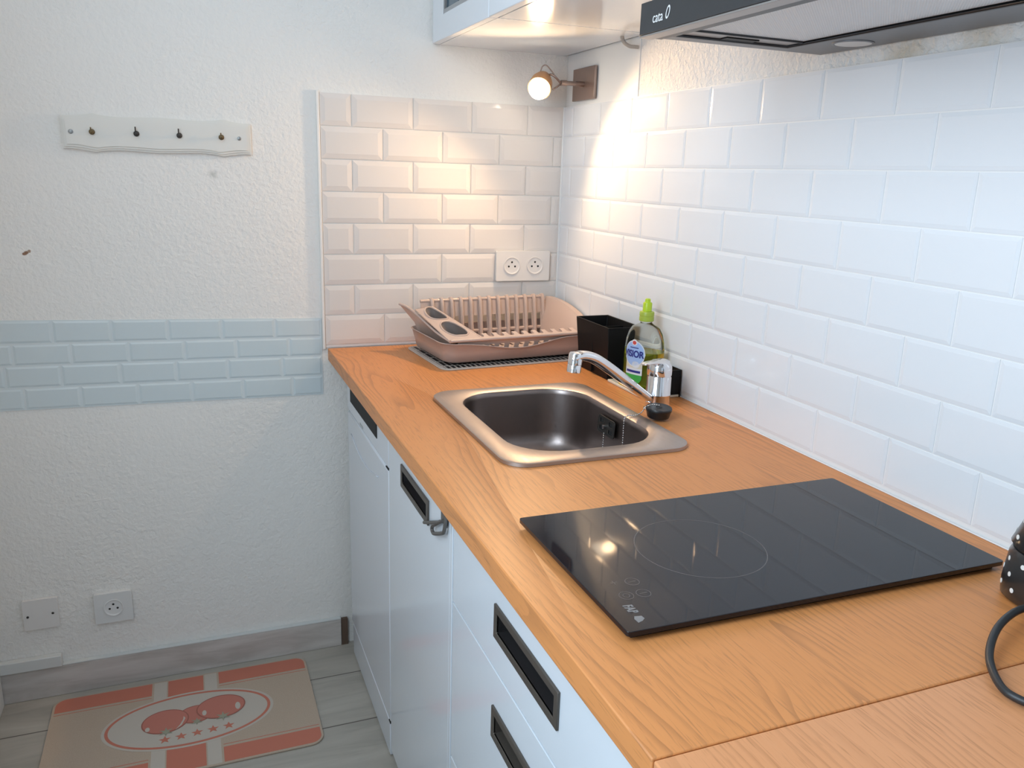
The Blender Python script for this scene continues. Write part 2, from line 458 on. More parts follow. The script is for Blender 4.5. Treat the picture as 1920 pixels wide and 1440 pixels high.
obj('tile_backsplash', tiling(us_right, rows, lambda u, z, d: (d, -u, z), bev=.0045, h_edge=.0009, span=(0, -YE, T + .001, TT), g=.0011, grout_d=.0016), ['tile_r', 'grout_r'], wall_right, label='white metro tiles along the right wall')
obj('smooth_panel', BOX(.0058, PW, -.366, .0, TT + .0005, 1.57), 'smooth_panel', wall_right, label='smooth white panel under the wall cupboard')
# pale blue tile band left of the worktop: a slightly tilted stick-on strip
xa, xb = RL + .001, XL - .008
topL, topR = [.932, .878, .829, .778, .727], [.913, .866, .818, .767, .717]
def bsurf(u, z, d):    # z is a row coordinate 0..4 (downwards)
    i = min(int(z), 3); f = z - i; t = (u + 1.33) / (.703)
    zl = topL[i] + (topL[i + 1] - topL[i]) * f; zr = topR[i] + (topR[i + 1] - topR[i]) * f
    return (u, PW - .0032 + d * .4, zl + (zr - zl) * t)
seams = [[-1.341, -1.225, -1.106, -.987, -.869, -.747], [-1.307, -1.192, -1.074, -.954, -.838, -.715], [-1.326, -1.216, -1.095, -.975, -.860, -.733], [-1.41, -1.294, -1.181, -1.061, -.944, -.827, -.71]]
def us_band(r):
    s = [xa] + [q for q in seams[r] if xa + .005 < q < xb - .005] + [xb]; return list(zip(s, s[1:]))
bm = bmesh.new()
for r in range(4):
    for (u0, u1) in us_band(r):
        gz, gu, bz, bu = .03, .0015, .13, .007
        A = [bm.verts.new(bsurf(*p, .004)) for p in ((u0 + gu, r + gz), (u1 - gu, r + gz), (u1 - gu, r + 1 - gz), (u0 + gu, r + 1 - gz))]
        B = [bm.verts.new(bsurf(*p, 0)) for p in ((u0 + bu, r + bz), (u1 - bu, r + bz), (u1 - bu, r + 1 - bz), (u0 + bu, r + 1 - bz))]
        for k in range(4): bm.faces.new((A[k], A[(k + 1) % 4], B[(k + 1) % 4], B[k]))
        bm.faces.new(B)
for i in range(4):
    q = [bm.verts.new(Vector(bsurf(u, z, 0)) + Vector((0, dy, 0))) for dy in (.0014, .0032) for (u, z) in ((xa, i), (xb, i), (xb, i + .9999), (xa, i + .9999))]
    for ids in ((0, 1, 2, 3), (0, 1, 5, 4), (1, 2, 6, 5), (2, 3, 7, 6), (3, 0, 4, 7)): bm.faces.new([q[k] for k in ids]).material_index = 1
obj('tile_band', bm, ['sticker', 'sticker_line'], wall_back, label='pale blue-grey stick-on tile band on the left wall')
# skirting
structure(obj('baseboard_back', BOX(RL, -.606, -.006, PW, 0, .080), 'skirt', bevel=.0015))
obj('caulk_bead', BOX(-1.281, -.606, -.0065, PW, .0803, .0835), 'skirt_white', bpy.data.objects['baseboard_back'], bevel=.001)
structure(obj('baseboard_left', BOX(RL, RL + .013, -4.2, -.008, 0, .095), 'skirt_white', bevel=.002))
structure(obj('trim_1', BOX(RL, -1.281, -.010, PW, .0802, .110), 'skirt_white', bevel=.002), 'short white moulding on top of the grey skirting', 'trim')
structure(obj('trim_2', BOX(-.605, -.588, -.004, PW, 0, .078), 'brown'), 'brown end piece of skirting beside the dishwasher', 'trim')

# ------------------------------------------------------------------ worktop
SX0, SX1, SY0, SY1 = -.500, -.160, -.940, -.490          # sink outline
SCX, SCY = (SX0 + SX1) / 2, (SY0 + SY1) / 2
hole = rrect(.150, .205, .06, 8, SCX, SCY)
seamy = -1.568
o = obj('worktop', plate([rect(-.622, -.0005, seamy + .0006, -.0005), hole], .030, FZ(T - .030)), 'oak', bevel=.0016)
tag(o, 'long oak worktop holding the sink and the black hob', 'worktop')
o = obj('worktop', plate([rect(-.6215, -.0005, -2.3, seamy - .0006)], .030, FZ(T - .0304)), 'oak2', bevel=.0016)
tag(o, 'pale oak worktop end piece in the bottom right corner, beyond the seam', 'worktop')
obj('corner_bead', BOX(-.0035, .0015, -.0035, .0015, T + .001, TT), 'grout_r', wall_right, bevel=.0012)
obj('silicone_bead', BOX(-.0025, 0, -2.2, -.006, T, T + .002), 'grout_r', wall_right, bevel=.0008)

# ------------------------------------------------------------------ base units
def front(y0, y1, z0, z1, parent, m, name='door', hole=None, t=.018):
    """a front panel on plane XF; hole = (y0, y1, z0, z1) with y0 > y1"""
    outs = [rect(-y0, -y1, z0, z1)]
    if hole: outs.append(rect(-hole[0], -hole[1], hole[2], hole[3]))
    o = obj(name, plate(outs, t, lambda a, b, c: Vector((XF + t - c, -a, b))), m, parent, bevel=.0012)
    return o
def recessed_handle(y0, y1, z0, z1, parent, inner='recess'):
    w = .0105
    frame = plate([rect(-y0, -y1, z0, z1), rect(-y0 + w, -y1 - w, z0 + w, z1 - w)], .004, FX(XF + .0005))
    hnd = obj('handle', frame, 'bronze', parent, bevel=.001, label='dark bronze recessed handle')
    bm = bmesh.new()
    a0, a1, b0, b1 = -y0 + w, -y1 - w, z0 + w, z1 - w
    R = [[Vector((x, -a, b)) for a, b in ((a0, b0), (a1, b0), (a1, b1), (a0, b1))] for x in (XF - .002, XF + .015)]
    loft(bm, R, True, False, True)
    obj('recess', bm, inner, hnd)
# dishwasher
dw = empty('dishwasher', (XF, -.268, 0), 'white slim dishwasher under the far end of the worktop', 'dishwasher')
obj('body', BOX(XF + .03, -.03, -.492, -.043, .012, .803), 'appl', dw)
bm = BOX(XF, XF + .03, -.494, -.041, .688, .803); obj('top_panel', bm, 'appl', dw, bevel=.004)
obj('control_panel', BOX(XF - .0015, XF + .004, -.388, -.086, .719, .768), 'panel', dw, bevel=.001, label='black control panel')
bm = BOX(XF, XF + .029, -.494, -.041, .095, .685)
door = obj('door', bm, 'appl', dw, bevel=.004)
bm = bmesh.new()
arc = [(XF - .001, -.088 - .31 * i / 14, .636 - .022 * math.sin(PI * i / 14)) for i in range(15)]
tube(bm, arc, .0013, 6); obj('grip_ridge', bm, 'appl', door, smooth=180)
bm = BOX(XF + .0008, XF + .02, -.486, -.055, .004, .092); obj('kickplate', bm, 'appl', dw, bevel=.003)
bm = plate([circ(.204, .6965, .0035, .0045, 16)], .0003, FX(XF - .0002)); plate([rect(.210, .236, .694, .699)], .0003, FX(XF - .0002), bm=bm)
M['logo_grey'] = mat('logo_grey', (.40, .43, .44), .4)
obj('logo', bm, 'logo_grey', dw)
obj('door_gap_shade', BOX(XF - .0006, XF + .01, -.4935, -.470, .6853, .6877), 'gap', dw)  # dark strips painting in the shade of the door gaps
obj('door_gap_shade', BOX(XF - .0006, XF + .01, -.4935, -.480, .0915, .095), 'gap', dw)
# door unit
cu_ = empty('base_cabinet', (XF, -.706, 0), 'white gloss sink cupboard with single door between dishwasher and drawers', 'cabinet')
bm = bmesh.new(); box(bm, XF + .0195, -.05, -.515, -.499, .03, .806); box(bm, XF + .0195, -.05, -.928, -.912, .03, .806); box(bm, XF + .0195, -.05, -.912, -.515, .03, .046); box(bm, -.06, -.05, -.912, -.515, .046, .70)
obj('carcass', bm, 'cab_in', cu_)
d = front(-.4985, -.914, .030, .802, cu_, 'cab', 'door', (-.6165, -.7865, .7045, .7305))
recessed_handle(-.607, -.796, .695, .740, d)
obj('side_panel', BOX(XF - .001, XF + .019, -.9285, -.9165, .02, .804), 'cab', cu_, bevel=.001)
obj('kickplate', BOX(XF + .02, XF + .035, -.925, -.500, .002, .028), 'cab', cu_)
# drawer unit
dr = empty('drawer_cabinet', (XF, -1.23, 0), 'white gloss drawer cabinet below the hob with bronze recessed handles', 'cabinet')
bm = bmesh.new(); box(bm, XF + .0195, -.05, -.947, -.931, .03, .770); box(bm, XF + .0195, -.05, -1.531, -1.515, .03, .770); box(bm, XF + .0195, -.05, -1.515, -.947, .03, .046); box(bm, -.06, -.05, -1.515, -.947, .046, .74)
box(bm, XF + .0195, XF + .06, -1.531, -.931, .770, .803)
obj('carcass', bm, 'cab_in', dr)
for z0, z1, hz in ((.6265, .802, (.676, .725)), (.3465, .6235, (.522, .571)), (.03, .3435, (.235, .284))):
    d = front(-.9305, -1.5315, z0, z1, dr, 'cab', 'drawer', (-1.1295, -1.3145, hz[0] + .0095, hz[1] - .0095))
    recessed_handle(-1.12, -1.324, hz[0], hz[1], d, 'recess' if z0 > .6 else 'recess2')
obj('kickplate', BOX(XF + .02, XF + .035, -1.53, -.93, .002, .028), 'cab', dr)
e = empty('end_cabinet', (XF, -1.84, 0), 'white gloss base cupboard supporting the worktop end piece', 'cabinet')
bm = bmesh.new(); box(bm, XF + .0195, -.05, -2.29, -1.536, .03, .806); obj('carcass', bm, 'cab_in', e)
front(-1.5335, -2.29, .03, .802, e, 'cab', 'door')
# bent metal hook over the door edge, by the door handle
bm = plate([rect(.874, .904, .738, .8065)], .002, FX(XF - .0012))
box(bm, XF - .0032, XF + .012, -.904, -.874, .8045, .8062)
tube(bm, [(XF - .0078, -.792, .7005), (XF - .0074, -.835, .7185), (XF - .006, -.872, .7345), (XF - .0040, -.888, .744)], .0030, 8)
tube(bm, spline([(XF - .0035, -.905, .764), (XF - .006, -.9065, .745), (XF - .007, -.904, .733), (XF - .0075, -.896, .7265), (XF - .0075, -.857, .7085), (XF - .0075, -.845, .7050), (XF - .0075, -.8385, .7085), (XF - .0070, -.8425, .7165), (XF - .0060, -.858, .7260), (XF - .0045, -.874, .7365)], 5), .0032, 8)
o = obj('door_hook', bm, M['hook_grey'], smooth=40)
tag(o, 'bent grey metal hook on the cupboard door beside its handle', 'hook')

# ------------------------------------------------------------------ sink, plug, tap
n = 8
def rr(hw, hd, r, z, cx=SCX, cy=SCY): return [Vector((x, y, z)) for x, y in rrect(hw, hd, r, n, cx, cy)]
sink = empty('sink', (SCX, SCY, T), 'rounded square stainless steel sink set into the oak worktop', 'sink')
ICX, ICY = -.325, -.706
bm = bmesh.new()
loft(bm, [rr(.166, .221, .042, T + .0003), rr(.170, .225, .045, T + .0006), rr(.1695, .2245, .045, T + .0060), rr(.1665, .2215, .042, T + .0075),
          rr(.136, .190, .085, T + .0055, ICX, ICY), rr(.1335, .1875, .084, T + .004, ICX, ICY)])
obj('rim', bm, 'steel', sink, smooth=50)
bm = bmesh.new()
loft(bm, [rr(.1335, .1875, .084, T + .004, ICX, ICY), rr(.131, .185, .082, T + .0005, ICX, ICY), rr(.130, .184, .081, T - .006, ICX, ICY), rr(.126, .180, .078, T - .085, ICX, ICY), rr(.122, .176, .075, T - .105, ICX, ICY),
          rr(.113, .167, .066, T - .119, ICX, ICY), rr(.098, .152, .055, T - .125, ICX, ICY), rr(.03, .03, .0299, T - .128, ICX, ICY), rr(.022, .022, .0219, T - .134, ICX, ICY)], cap1=True)
obj('bowl', bm, 'steel_in', sink, smooth=60)
bm = bmesh.new(); lathe(bm, [(.0, T - .1338), (.014, T - .1335), (.021, T - .1325)], Matrix.Translation((ICX, ICY, 0)), 20, cap0=False, cap1=False); obj('drain', bm, 'iron', sink)
ox = ICX + .130
ov = plate([rrect(.033, .017, .006, 4), *[rrect(.008, .0042, .001, 2, a, b) for a in (-.018, .018) for b in (-.0075, .0075)]], .002, lambda a, b, c: Vector((ox - .0045 - c + (b - .02) * .05, -.695 - a, T - .030 + b)))
ovo = obj('overflow', ov, 'iron', sink, label='dark overflow plate with four slots')
obj('overflow_back', plate([rect(-.03, .03, -.014, .014)], .0005, lambda a, b, c: Vector((ox - .0036 - c + (b - .02) * .05, -.695 - a, T - .030 + b))), 'gap', ovo)
bm = bmesh.new(); lathe(bm, [(.0, .008), (.004, .007), (.004, .0)], Matrix.Translation((ox - .007, -.695, T - .030)) @ Matrix.Rotation(-PI / 2, 4, 'Y'), 12, cap0=False); obj('screw', bm, 'chain', ovo, smooth=40)
plug = empty('sink_plug', (-.132, -.768, T), 'black rubber sink plug lying at the foot of the tap', 'plug')
pm = Matrix.Translation((-.1335, -.7680, T + .0052)) @ Matrix.Rotation(math.radians(4), 4, 'X')
bm = bmesh.new(); lathe(bm, [(.019, 0), (.0205, .001), (.0235, .013), (.0245, .0145), (.0245, .018), (.0235, .0195), (.006, .0195), (.005, .021), (0, .021)], pm, 32, cap1=False)
obj('stopper', bm, 'rubber', plug, smooth=35)
def chain(path, name, parent):
    bm = bmesh.new(); acc = 0; last = None
    for p in path:
        p = Vector(p)
        if last is None or (p - last).length >= .0042:
            b = bmesh.new(); bmesh.ops.create_icosphere(b, subdivisions=1, radius=.0017, matrix=Matrix.Translation(p)); merge(bm, b); last = p
    tube(bm, [Vector(p) for p in path[::3]], .0005, 5)
    return obj(name, bm, 'chain', parent, smooth=180)
chain(spline([(-.133, -.768, T + .0275), (-.145, -.764, T + .0285), (-.156, -.760, T + .024), (-.163, -.757, T + .013), (-.176, -.757, T + .0085), (-.192, -.757, T + .009), (-.1985, -.757, T + .002), (-.2005, -.760, T - .03), (-.204, -.766, T - .075), (-.209, -.770, T - .10), (-.216, -.745, T - .107), (-.214, -.71, T - .10), (-.2075, -.697, T - .075), (-.2055, -.695, T - .042)], 60), 'ball_chain', plug)

tx, ty = -.099, -.707
tap = empty('tap', (tx, ty, T), 'chrome single lever mixer tap standing behind the sink', 'tap')
bm = bmesh.new(); R = Matrix.Translation((tx, ty, 0))
lathe(bm, [(.0265, T), (.0265, T + .003), (.0242, T + .005), (.0238, T + .030), (.0245, T + .031), (.0245, T + .033), (.0240, T + .034), (.0236, T + .066), (.0225, T + .068), (.0225, T + .070)], R, 40)
obj('body', bm, 'chrome', tap, smooth=40)
bm = bmesh.new()
ld = Vector((-.90, -.43, 0)).normalized(); lw = Vector((-ld.y, ld.x, 0))
rings = []
for z, r, sh in ((T + .0705, .0238, 0), (T + .080, .0240, 0), (T + .088, .0232, .0), (T + .094, .0205, .001), (T + .0985, .0145, .003), (T + .100, .006, .005)):
    rings.append([Vector((tx, ty, z)) + Vector((r * math.cos(2 * PI * k / 36), r * math.sin(2 * PI * k / 36), 0)) + ld * sh + Vector((0, 0, -.004 * (1 if False else 0))) for k in range(36)])
loft(bm, rings, True, True, True)
lev = []
for s, w, z, th in ((-.012, .015, .096, .008), (.010, .0155, .0955, .009), (.022, .0135, .097, .0075), (.036, .0115, .0985, .006), (.048, .010, .0990, .005), (.055, .0075, .0985, .004), (.057, .004, .098, .003)):
    c = Vector((tx, ty, T + z)) + ld * s
    lev.append([c + lw * (w * math.cos(a)) + Vector((0, 0, th * math.sin(a) * .5)) for a in [2 * PI * k / 16 for k in range(16)]])
loft(bm, lev, True, True, True)
obj('lever_handle', bm, 'chrome', tap, smooth=60)
bm = bmesh.new()
sp = spline([(tx - .012, ty - .004, T + .017), (tx - .040, ty - .014, T + .036), (tx - .090, ty - .031, T + .070), (tx - .140, ty - .045, T + .104), (tx - .172, ty - .052, T + .123), (tx - .198, ty - .056, T + .130), (tx - .216, ty - .058, T + .127)], 6)
k = len(sp)
rings = []; 
for i, p in enumerate(sp):
    t = (sp[min(i + 1, k - 1)] - sp[max(i - 1, 0)]).normalized(); side = t.cross(Vector((0, 0, 1))).normalized(); up = side.cross(t)
    f = i / (k - 1); w = .0078 + .0050 * f; h = .0072 + .0030 * math.sin(PI * min(1, f * 1.0))
    rings.append([p + side * (w * math.copysign(abs(math.cos(a)) ** .8, math.cos(a))) + up * (h * math.copysign(abs(math.sin(a)) ** .8, math.sin(a))) for a in [2 * PI * q / 20 for q in range(20)]])
loft(bm, rings, True, True, True)
obj('spout', bm, 'chrome', tap, smooth=60)
bm = bmesh.new(); q = sp[-1]
lathe(bm, [(.0105, -.026), (.0125, -.0255), (.0125, -.013), (.0118, -.012), (.0128, -.011), (.0128, .006), (.011, .009), (.004, .0105)], Matrix.Translation((q.x + .006, q.y + .001, q.z)) @ Matrix.Rotation(math.radians(6), 4, 'Y'), 24)
obj('aerator', bm, 'chrome', tap, smooth=35)

# ------------------------------------------------------------------ hob
hob = empty('induction_hob', (-.308, -1.276, T), 'black glass domino hob with faint printed ring and touch symbols', 'hob')
HZ = T + .012
ha = math.radians(.9)
def hmap(z): return lambda a, b, c: Vector((-.309 + a * math.cos(ha) + b * math.sin(ha) * 0, -1.2785 - a * math.sin(ha) * .6 + b, z + c))
obj('glass_plate', plate([rrect(.252, .142, .004, 3)], .0055, hmap(HZ - .0055)), 'glass_hob', hob, bevel=.0012)
obj('metal_frame', plate([rect(-.244, .244, -.134, .134)], HZ - .0056 - T - .0002, hmap(T + .0002)), 'hood', hob)
bm = plate([circ(-.385, -1.278, .0785, .0785, 72), circ(-.385, -1.278, .0775, .0775, 72)], .00015, FZ(HZ))
obj('cooking_zone_ring', bm, 'print_dim', hob)
bm = bmesh.new()
for (cx, cy) in ((-.506, -1.329), (-.507, -1.355), (-.527, -1.354)):
    plate([circ(cx, cy, .0082, .0082, 28), circ(cx, cy, .0075, .0075, 28)], .00015, FZ(HZ), bm=bm)
plate([rect(-.5115, -.5025, -1.3555, -1.3545)], .00015, FZ(HZ), bm=bm)
plate([rect(-.5105, -.5015, -1.3295, -1.3285)], .00015, FZ(HZ), bm=bm)
plate([circ(-.527, -1.354, .0040, .0040, 16), circ(-.527, -1.354, .0034, .0034, 16)], .00015, FZ(HZ), bm=bm)
plate([rect(-.5305, -.5225, -1.3255, -1.3247)], .00015, FZ(HZ), bm=bm); plate([rect(-.5269, -.5261, -1.329, -1.3211)], .00015, FZ(HZ), bm=bm)
obj('touch_symbols', bm, 'print_dim', hob)
hz_text = lambda a, b, c: Vector((-.541 + b, -1.371 - a, HZ + c))
bm = text('FAR', .0140, hz_text, .0002, bold=.0005, xs=.70, shear=.15)
plate([[(.0225, .001), (.027, -.0015), (.0345, -.001), (.0325, .005), (.029, .009), (.024, .0085)]], .0002, hz_text, bm=bm)
obj('logo', bm, 'print', hob)

# ------------------------------------------------------------------ draining mat, dish rack and its tray
RZ = math.radians(5.0)
rc = Vector((-.222, -.152, T))
dm = obj('draining_mat', plate([rrect(.203, .134, .025, 6)], .003), 'dmat', local=True)
dm.location = (-.2195, -.156, T + .0002); dm.rotation_euler = (0, 0, math.radians(4.2))
tag(dm, 'black and grey slotted rubber mat under the dish rack', 'mat')
dt = empty('drip_tray', (rc.x, rc.y, T + .0034), 'taupe plastic drip tray with wavy front rim under the dish rack', 'tray', rz=RZ)
bm = bmesh.new()
def trr(hw, hd, r, z, wave=0.0):
    out = []
    for x, y in rrect(hw, hd, r, 8):
        out.append((x, y, z))
    return out
def densify(ring, m=10):
    out = []
    for i, p in enumerate(ring):
        q = ring[(i + 1) % len(ring)]
        d_ = math.hypot(q[0] - p[0], q[1] - p[1])
        k = m if d_ > .1 else 1
        for j in range(k): out.append(tuple(p[c] + (q[c] - p[c]) * j / k for c in range(3)))
    return out
def wavy(ring, hd, amp):
    out = []
    for x, y, z in densify(ring, 40):
        if y < -hd * .97:
            s = (x + .005) / .115
            z -= amp * math.exp(-(s * s) * 1.4) - amp * .18 * math.exp(-((x - .12) / .05) ** 2)
        out.append((x, y, z))
    return out
ringsT = [wavy(trr(.178, .106, .028, .006), .106, 0), wavy(trr(.185, .112, .030, .009), .112, 0), wavy(trr(.190, .118, .032, .030), .118, .0), wavy(trr(.195, .123, .033, .0525), .123, .018), wavy(trr(.198, .1255, .034, .0540), .1255, .018),
          wavy(trr(.1965, .124, .033, .0555), .124, .018), wavy(trr(.1935, .1215, .032, .0535), .1215, .018), wavy(trr(.1885, .1165, .031, .030), .1165, 0), wavy(trr(.183, .110, .029, .0105), .110, 0)]
loft(bm, ringsT, True, True, True)
obj('pan', bm, 'taupe_tray', dt, smooth=60, local=True)
for sx in (-1, 1):
    for sy in (-1, 1):
        obj('foot', BOX(sx * .14 - .022, sx * .14 + .022, sy * .085 - .008, sy * .085 + .008, 0, .0062), 'rubber', dt, local=True, bevel=.002)

rk = empty('dish_rack', (rc.x, rc.y, T + .0145), 'taupe plastic dish rack with plate slots in the far corner', 'dish rack', rz=RZ)
base_z = T + .0145
zz = lambda z: z - base_z
def am(O, U, V):
    O, U, V = Vector(O), Vector(U), Vector(V); Wn = U.cross(V).normalized()
    return lambda a, b, c: O + U * a + V * b + Wn * (c - .0012)
bz, fzr, bt = zz(T + .0155), zz(T + .069), zz(T + .122)
# base grid
bm = plate([rect(-.165, .168, -.092, .086)] + [rect(-.15 + i * .0265, -.138 + i * .0265, y0, y1) for i in range(12) for y0, y1 in ((-.080, -.006), (.004, .075))], .0025, lambda a, b, c: Vector((a, b, bz + c)))
obj('base_grid', bm, 'taupe', rk, local=True)
# back wall: slotted plate and rounded ribs rolled over the top edge
U0, U1 = -.170, .176
Vb = Vector((0, .018, bt - bz)); hb = Vb.length; Vb.normalize()
mb = am((0, .086, bz), (1, 0, 0), Vb)
slots = [-.128 + i * .0262 for i in range(12)]
bm = plate([rect(U0, U1, 0, hb)] + [rect(s - .0062, s + .0062, hb * .10, hb * .22) for s in slots] + [rect(s - .0062, s + .0062, hb * .30, hb * .62) for s in slots], .0026, mb)
for s in [q - .0131 for q in slots] + [slots[-1] + .0131]:
    pr = [mb(s, hb * f, .003 + .0045 * min(1, f * 2)) for f in (.04, .3, .6, .85, .96)] + [mb(s, hb + .004, .0035), mb(s, hb + .0035, -.004), mb(s, hb * .93, -.008)]
    tube(bm, pr, .0050, 8)
tube(bm, [mb(U0, hb, 0), mb(-.145, hb, 0), mb(U1, hb, 0)], .0045, 10)
tube(bm, [mb(U0 + .01, hb * .26, .002), mb(U1 - .01, hb * .26, .002)], .0026, 8)
obj('back_wall', bm, 'taupe', rk, smooth=40, local=True, label='back wall with a row of plate ribs')
# left end: flared lip, sweeping down from the back to the front corner
outer = spline([(-.226, .104, zz(T + .118)), (-.212, .082, zz(T + .112)), (-.199, .045, zz(T + .098)), (-.192, -.005, zz(T + .083)), (-.188, -.060, zz(T + .072)), (-.182, -.122, zz(T + .0640))], 5)
low = [Vector((-.166 + (p.x + .188) * .10, max(-.080, min(p.y, .086)), bz)) for p in outer]
bm = bmesh.new()
mid = [a.lerp(b, .55) + Vector((.012, 0, 0)) for a, b in zip(low, outer)]
for p in mid: p.y = max(-.098, p.y)
th = Vector((.0028, 0, .0006))
loft(bm, [[p for p in low], mid, outer, [p + th for p in outer], [p + th for p in mid], [p + th for p in low]], False)
tube(bm, [p + Vector((.001, 0, 0)) for p in outer], .0034, 8)
obj('left_end_wall', bm, 'taupe', rk, smooth=60, local=True, label='left end wall flaring to a pointed lip')
# cutlery shelf with two arched openings
A0, A1 = Vector((-.200, .060, zz(T + .108))), Vector((-.184, -.119, zz(T + .0650)))
B0, B1 = Vector((-.150, .075, zz(T + .110))), Vector((-.098, -.110, zz(T + .0645)))
def cut(a, b, c):      # a 0..1 back to front, b 0..1 outer to inner
    p = (A0.lerp(A1, a)).lerp(B0.lerp(B1, a), b); return p + Vector((0, 0, c + .010 * math.sin(PI * b) * (1 - a)))
def arch(a0, a1, b0, b1):
    pts = [(a1, b0), (a1 - .02, b1 - .05)]
    for k in range(9):
        t = k / 8 * PI / 2; pts.append((a0 + (a1 - a0 - .05) * (1 - math.sin(t)) * 0 + (a1 - a0 - .05) * (1 - math.cos(PI / 2 - t)) , b1 - (b1 - b0 - .1) * math.sin(t)))
    pts.append((a0 + .04, b0)); return pts
holes = []
for (a0, a1, b0, b1) in ((.10, .46, .16, .92), (.52, .92, .16, .88)):
    holes.append([(a0 + (a1 - a0) * (.5 - .5 * math.cos(t) ), b0 + (b1 - b0) * (.5 + .5 * math.copysign(abs(math.sin(t)) ** .75, math.sin(t)))) for t in [2 * PI * k / 24 for k in range(24)]])
edge = [(i / 12, 0) for i in range(13)] + [(1 - i / 12, 1.0 - .0 * i) for i in range(13)]
bm = plate([edge] + holes, .0024, cut)
for hlo in holes: tube(bm, [cut(a, b, .0025) for a, b in hlo], .0022, 6, closed=True)
tube(bm, [cut(i / 12, 1, .001) for i in range(13)], .0032, 8)
shelf = obj('cutlery_shelf', bm, 'taupe', rk, smooth=50, local=True, label='sloping cutlery holder with two arched openings')
for hlo in holes:
    bm = bmesh.new(); top = [cut(a, b, 0) for a, b in hlo]
    cx_ = sum(p.x for p in top) / 24; cy_ = sum(p.y for p in top) / 24
    loft(bm, [top, [Vector((cx_ + .036 + (p.x - cx_) * .45, cy_ + .012 + (p.y - cy_) * .6, bz + .003)) for p in top]], True, False, True)
    obj('cutlery_cup', bm, 'taupe_dark', shelf, smooth=60, local=True, label='dark grey cutlery cup')
# right end wall, tall and convex
outer = spline([(.190, .105, zz(T + .122)), (.197, .070, zz(T + .119)), (.199, .020, zz(T + .112)), (.198, -.040, zz(T + .098)), (.192, -.085, zz(T + .081)), (.184, -.122, zz(T + .0640))], 5)
low = [Vector((.166, max(-.080, min(p.y, .086)), bz)) for p in outer]
bm = bmesh.new(); mid = [a.lerp(b, .55) + Vector((-.008, 0, 0)) for a, b in zip(low, outer)]
for p in mid: p.y = max(-.098, p.y)
th = Vector((-.0028, 0, .0006))
loft(bm, [low, mid, outer, [p + th for p in outer], [p + th for p in mid], [p + th for p in low]], False)
lip = [p + Vector((.015, 0, -.001)) for p in outer]
loft(bm, [outer, lip, [p + Vector((0, 0, -.0024)) for p in lip]], False)
obj('right_end_wall', bm, 'taupe', rk, smooth=60, local=True)
# front rail: comb with u-shaped notches above a slotted front
F0 = Vector((0, -.121, zz(T + .0640))); Vf = Vector((0, .030, .006))
ln_ = Vf.length; mf = am(F0, (1, 0, 0), Vf.normalized())
outl = [(-.180, 0), (.186, 0), (.186, ln_)]
for i in reversed(range(11)):
    c = -.098 + i * .0262; r = .0072
    outl += [(c + r, ln_)] + [(c + r * math.cos(a), ln_ * .50 - r * math.sin(a) * .9) for a in [PI * k_ / 8 for k_ in range(9)]] + [(c - r, ln_)]
outl.append((-.12, ln_)); outl.append((-.180, ln_))
bm = plate([outl], .0042, mf)
tube(bm, [mf(-.180, 0, .0015), mf(.186, 0, .0015)], .0038, 10)
Vd = Vector((0, .020, bz - zz(T + .0640))); hd_ = Vd.length; md = am((0, -.118, zz(T + .0640)), (1, 0, 0), Vd.normalized())
plate([rect(-.160, .160, 0, hd_)] + [rrect(.0072, .010, .003, 3, -.098 + i * .0262, .024) for i in range(11)], .0024, md, bm=bm)
obj('front_rail', bm, 'taupe', rk, smooth=40, local=True, label='front rail notched like a comb')

# ------------------------------------------------------------------ caddy, bottle, sponge
cd = empty('sink_caddy', (-.052, -.475, T), 'black sink caddy with tall divided box and low tray beside the tap', 'caddy')
bm = bmesh.new()
def tapered(z0, z1, i0, i1, t):
    x0, x1, y0, y1 = -.094, -.010, -.482, -.322
    cx, cy = (x0 + x1) / 2, (y0 + y1) / 2
    def R(z, ins): return [Vector((cx + sx * ((x1 - x0) / 2 - ins), cy + sy * ((y1 - y0) / 2 - ins), z)) for sx, sy in ((-1, -1), (1, -1), (1, 1), (-1, 1))]
    loft(bm, [R(z0, i0), R(z1, i1), R(z1, i1 + t), R(z0 + .003, i0 + t)], True, True, True)
tapered(T + .0003, T + .119, .009, 0, .0028)
box(bm, -.091, -.013, -.404, -.4015, T + .004, T + .108)
obj('box', bm, 'black', cd, bevel=.0012, label='tall open black box with a divider')
bm = bmesh.new()
box(bm, -.090, -.006, -.640, -.484, T + .0003, T + .006)
obj('tray', bm, 'cream', cd, bevel=.0015, label='cream tray floor')
bm = bmesh.new(); box(bm, -.0058, -.0030, -.640, -.470, T + .0003, T + .058); box(bm, -.034, -.0058, -.640, -.636, T + .006, T + .058)
obj('end_wall', bm, 'black', cd, bevel=.0008)
bo = empty('dish_soap_bottle', (-.048, -.560, T + .006), 'clear bottle of green washing-up liquid with lime cap behind the tap', 'bottle')
bcx, bcy, bz0 = -.0475, -.560, T + .0065
ang = math.radians(20)
nrm = Vector((-math.cos(ang), -math.sin(ang), 0)); tan = Vector((-nrm.y, nrm.x, 0)) * -1     # label faces -x; tan runs to the reader's right
tan = Vector((nrm.y, -nrm.x, 0)); tan = -tan if tan.y > 0 else tan
prof = [(.80, 0), (.92, .002), (.97, .007), (1.0, .022), (1.0, .060), (.985, .082), (.94, .100), (.84, .116), (.68, .1275), (.48, .1345), (.36, .137), (.33, .1385), (.33, .146)]
BW, BT = .0475, .0325
def bring(f, z, w=BW, t=BT, m_=32):
    k = max(0, min(1, (f - .36) / .3)); r = .0122
    ww, tt = (w * f, t * f) if f > .6 else (w * f * k + r * (1 - k), t * f * k + r * (1 - k))
    return [Vector((bcx, bcy, bz0 + z)) + tan * (ww * math.cos(2 * PI * i / m_)) + nrm * (tt * math.sin(2 * PI * i / m_)) for i in range(m_)]
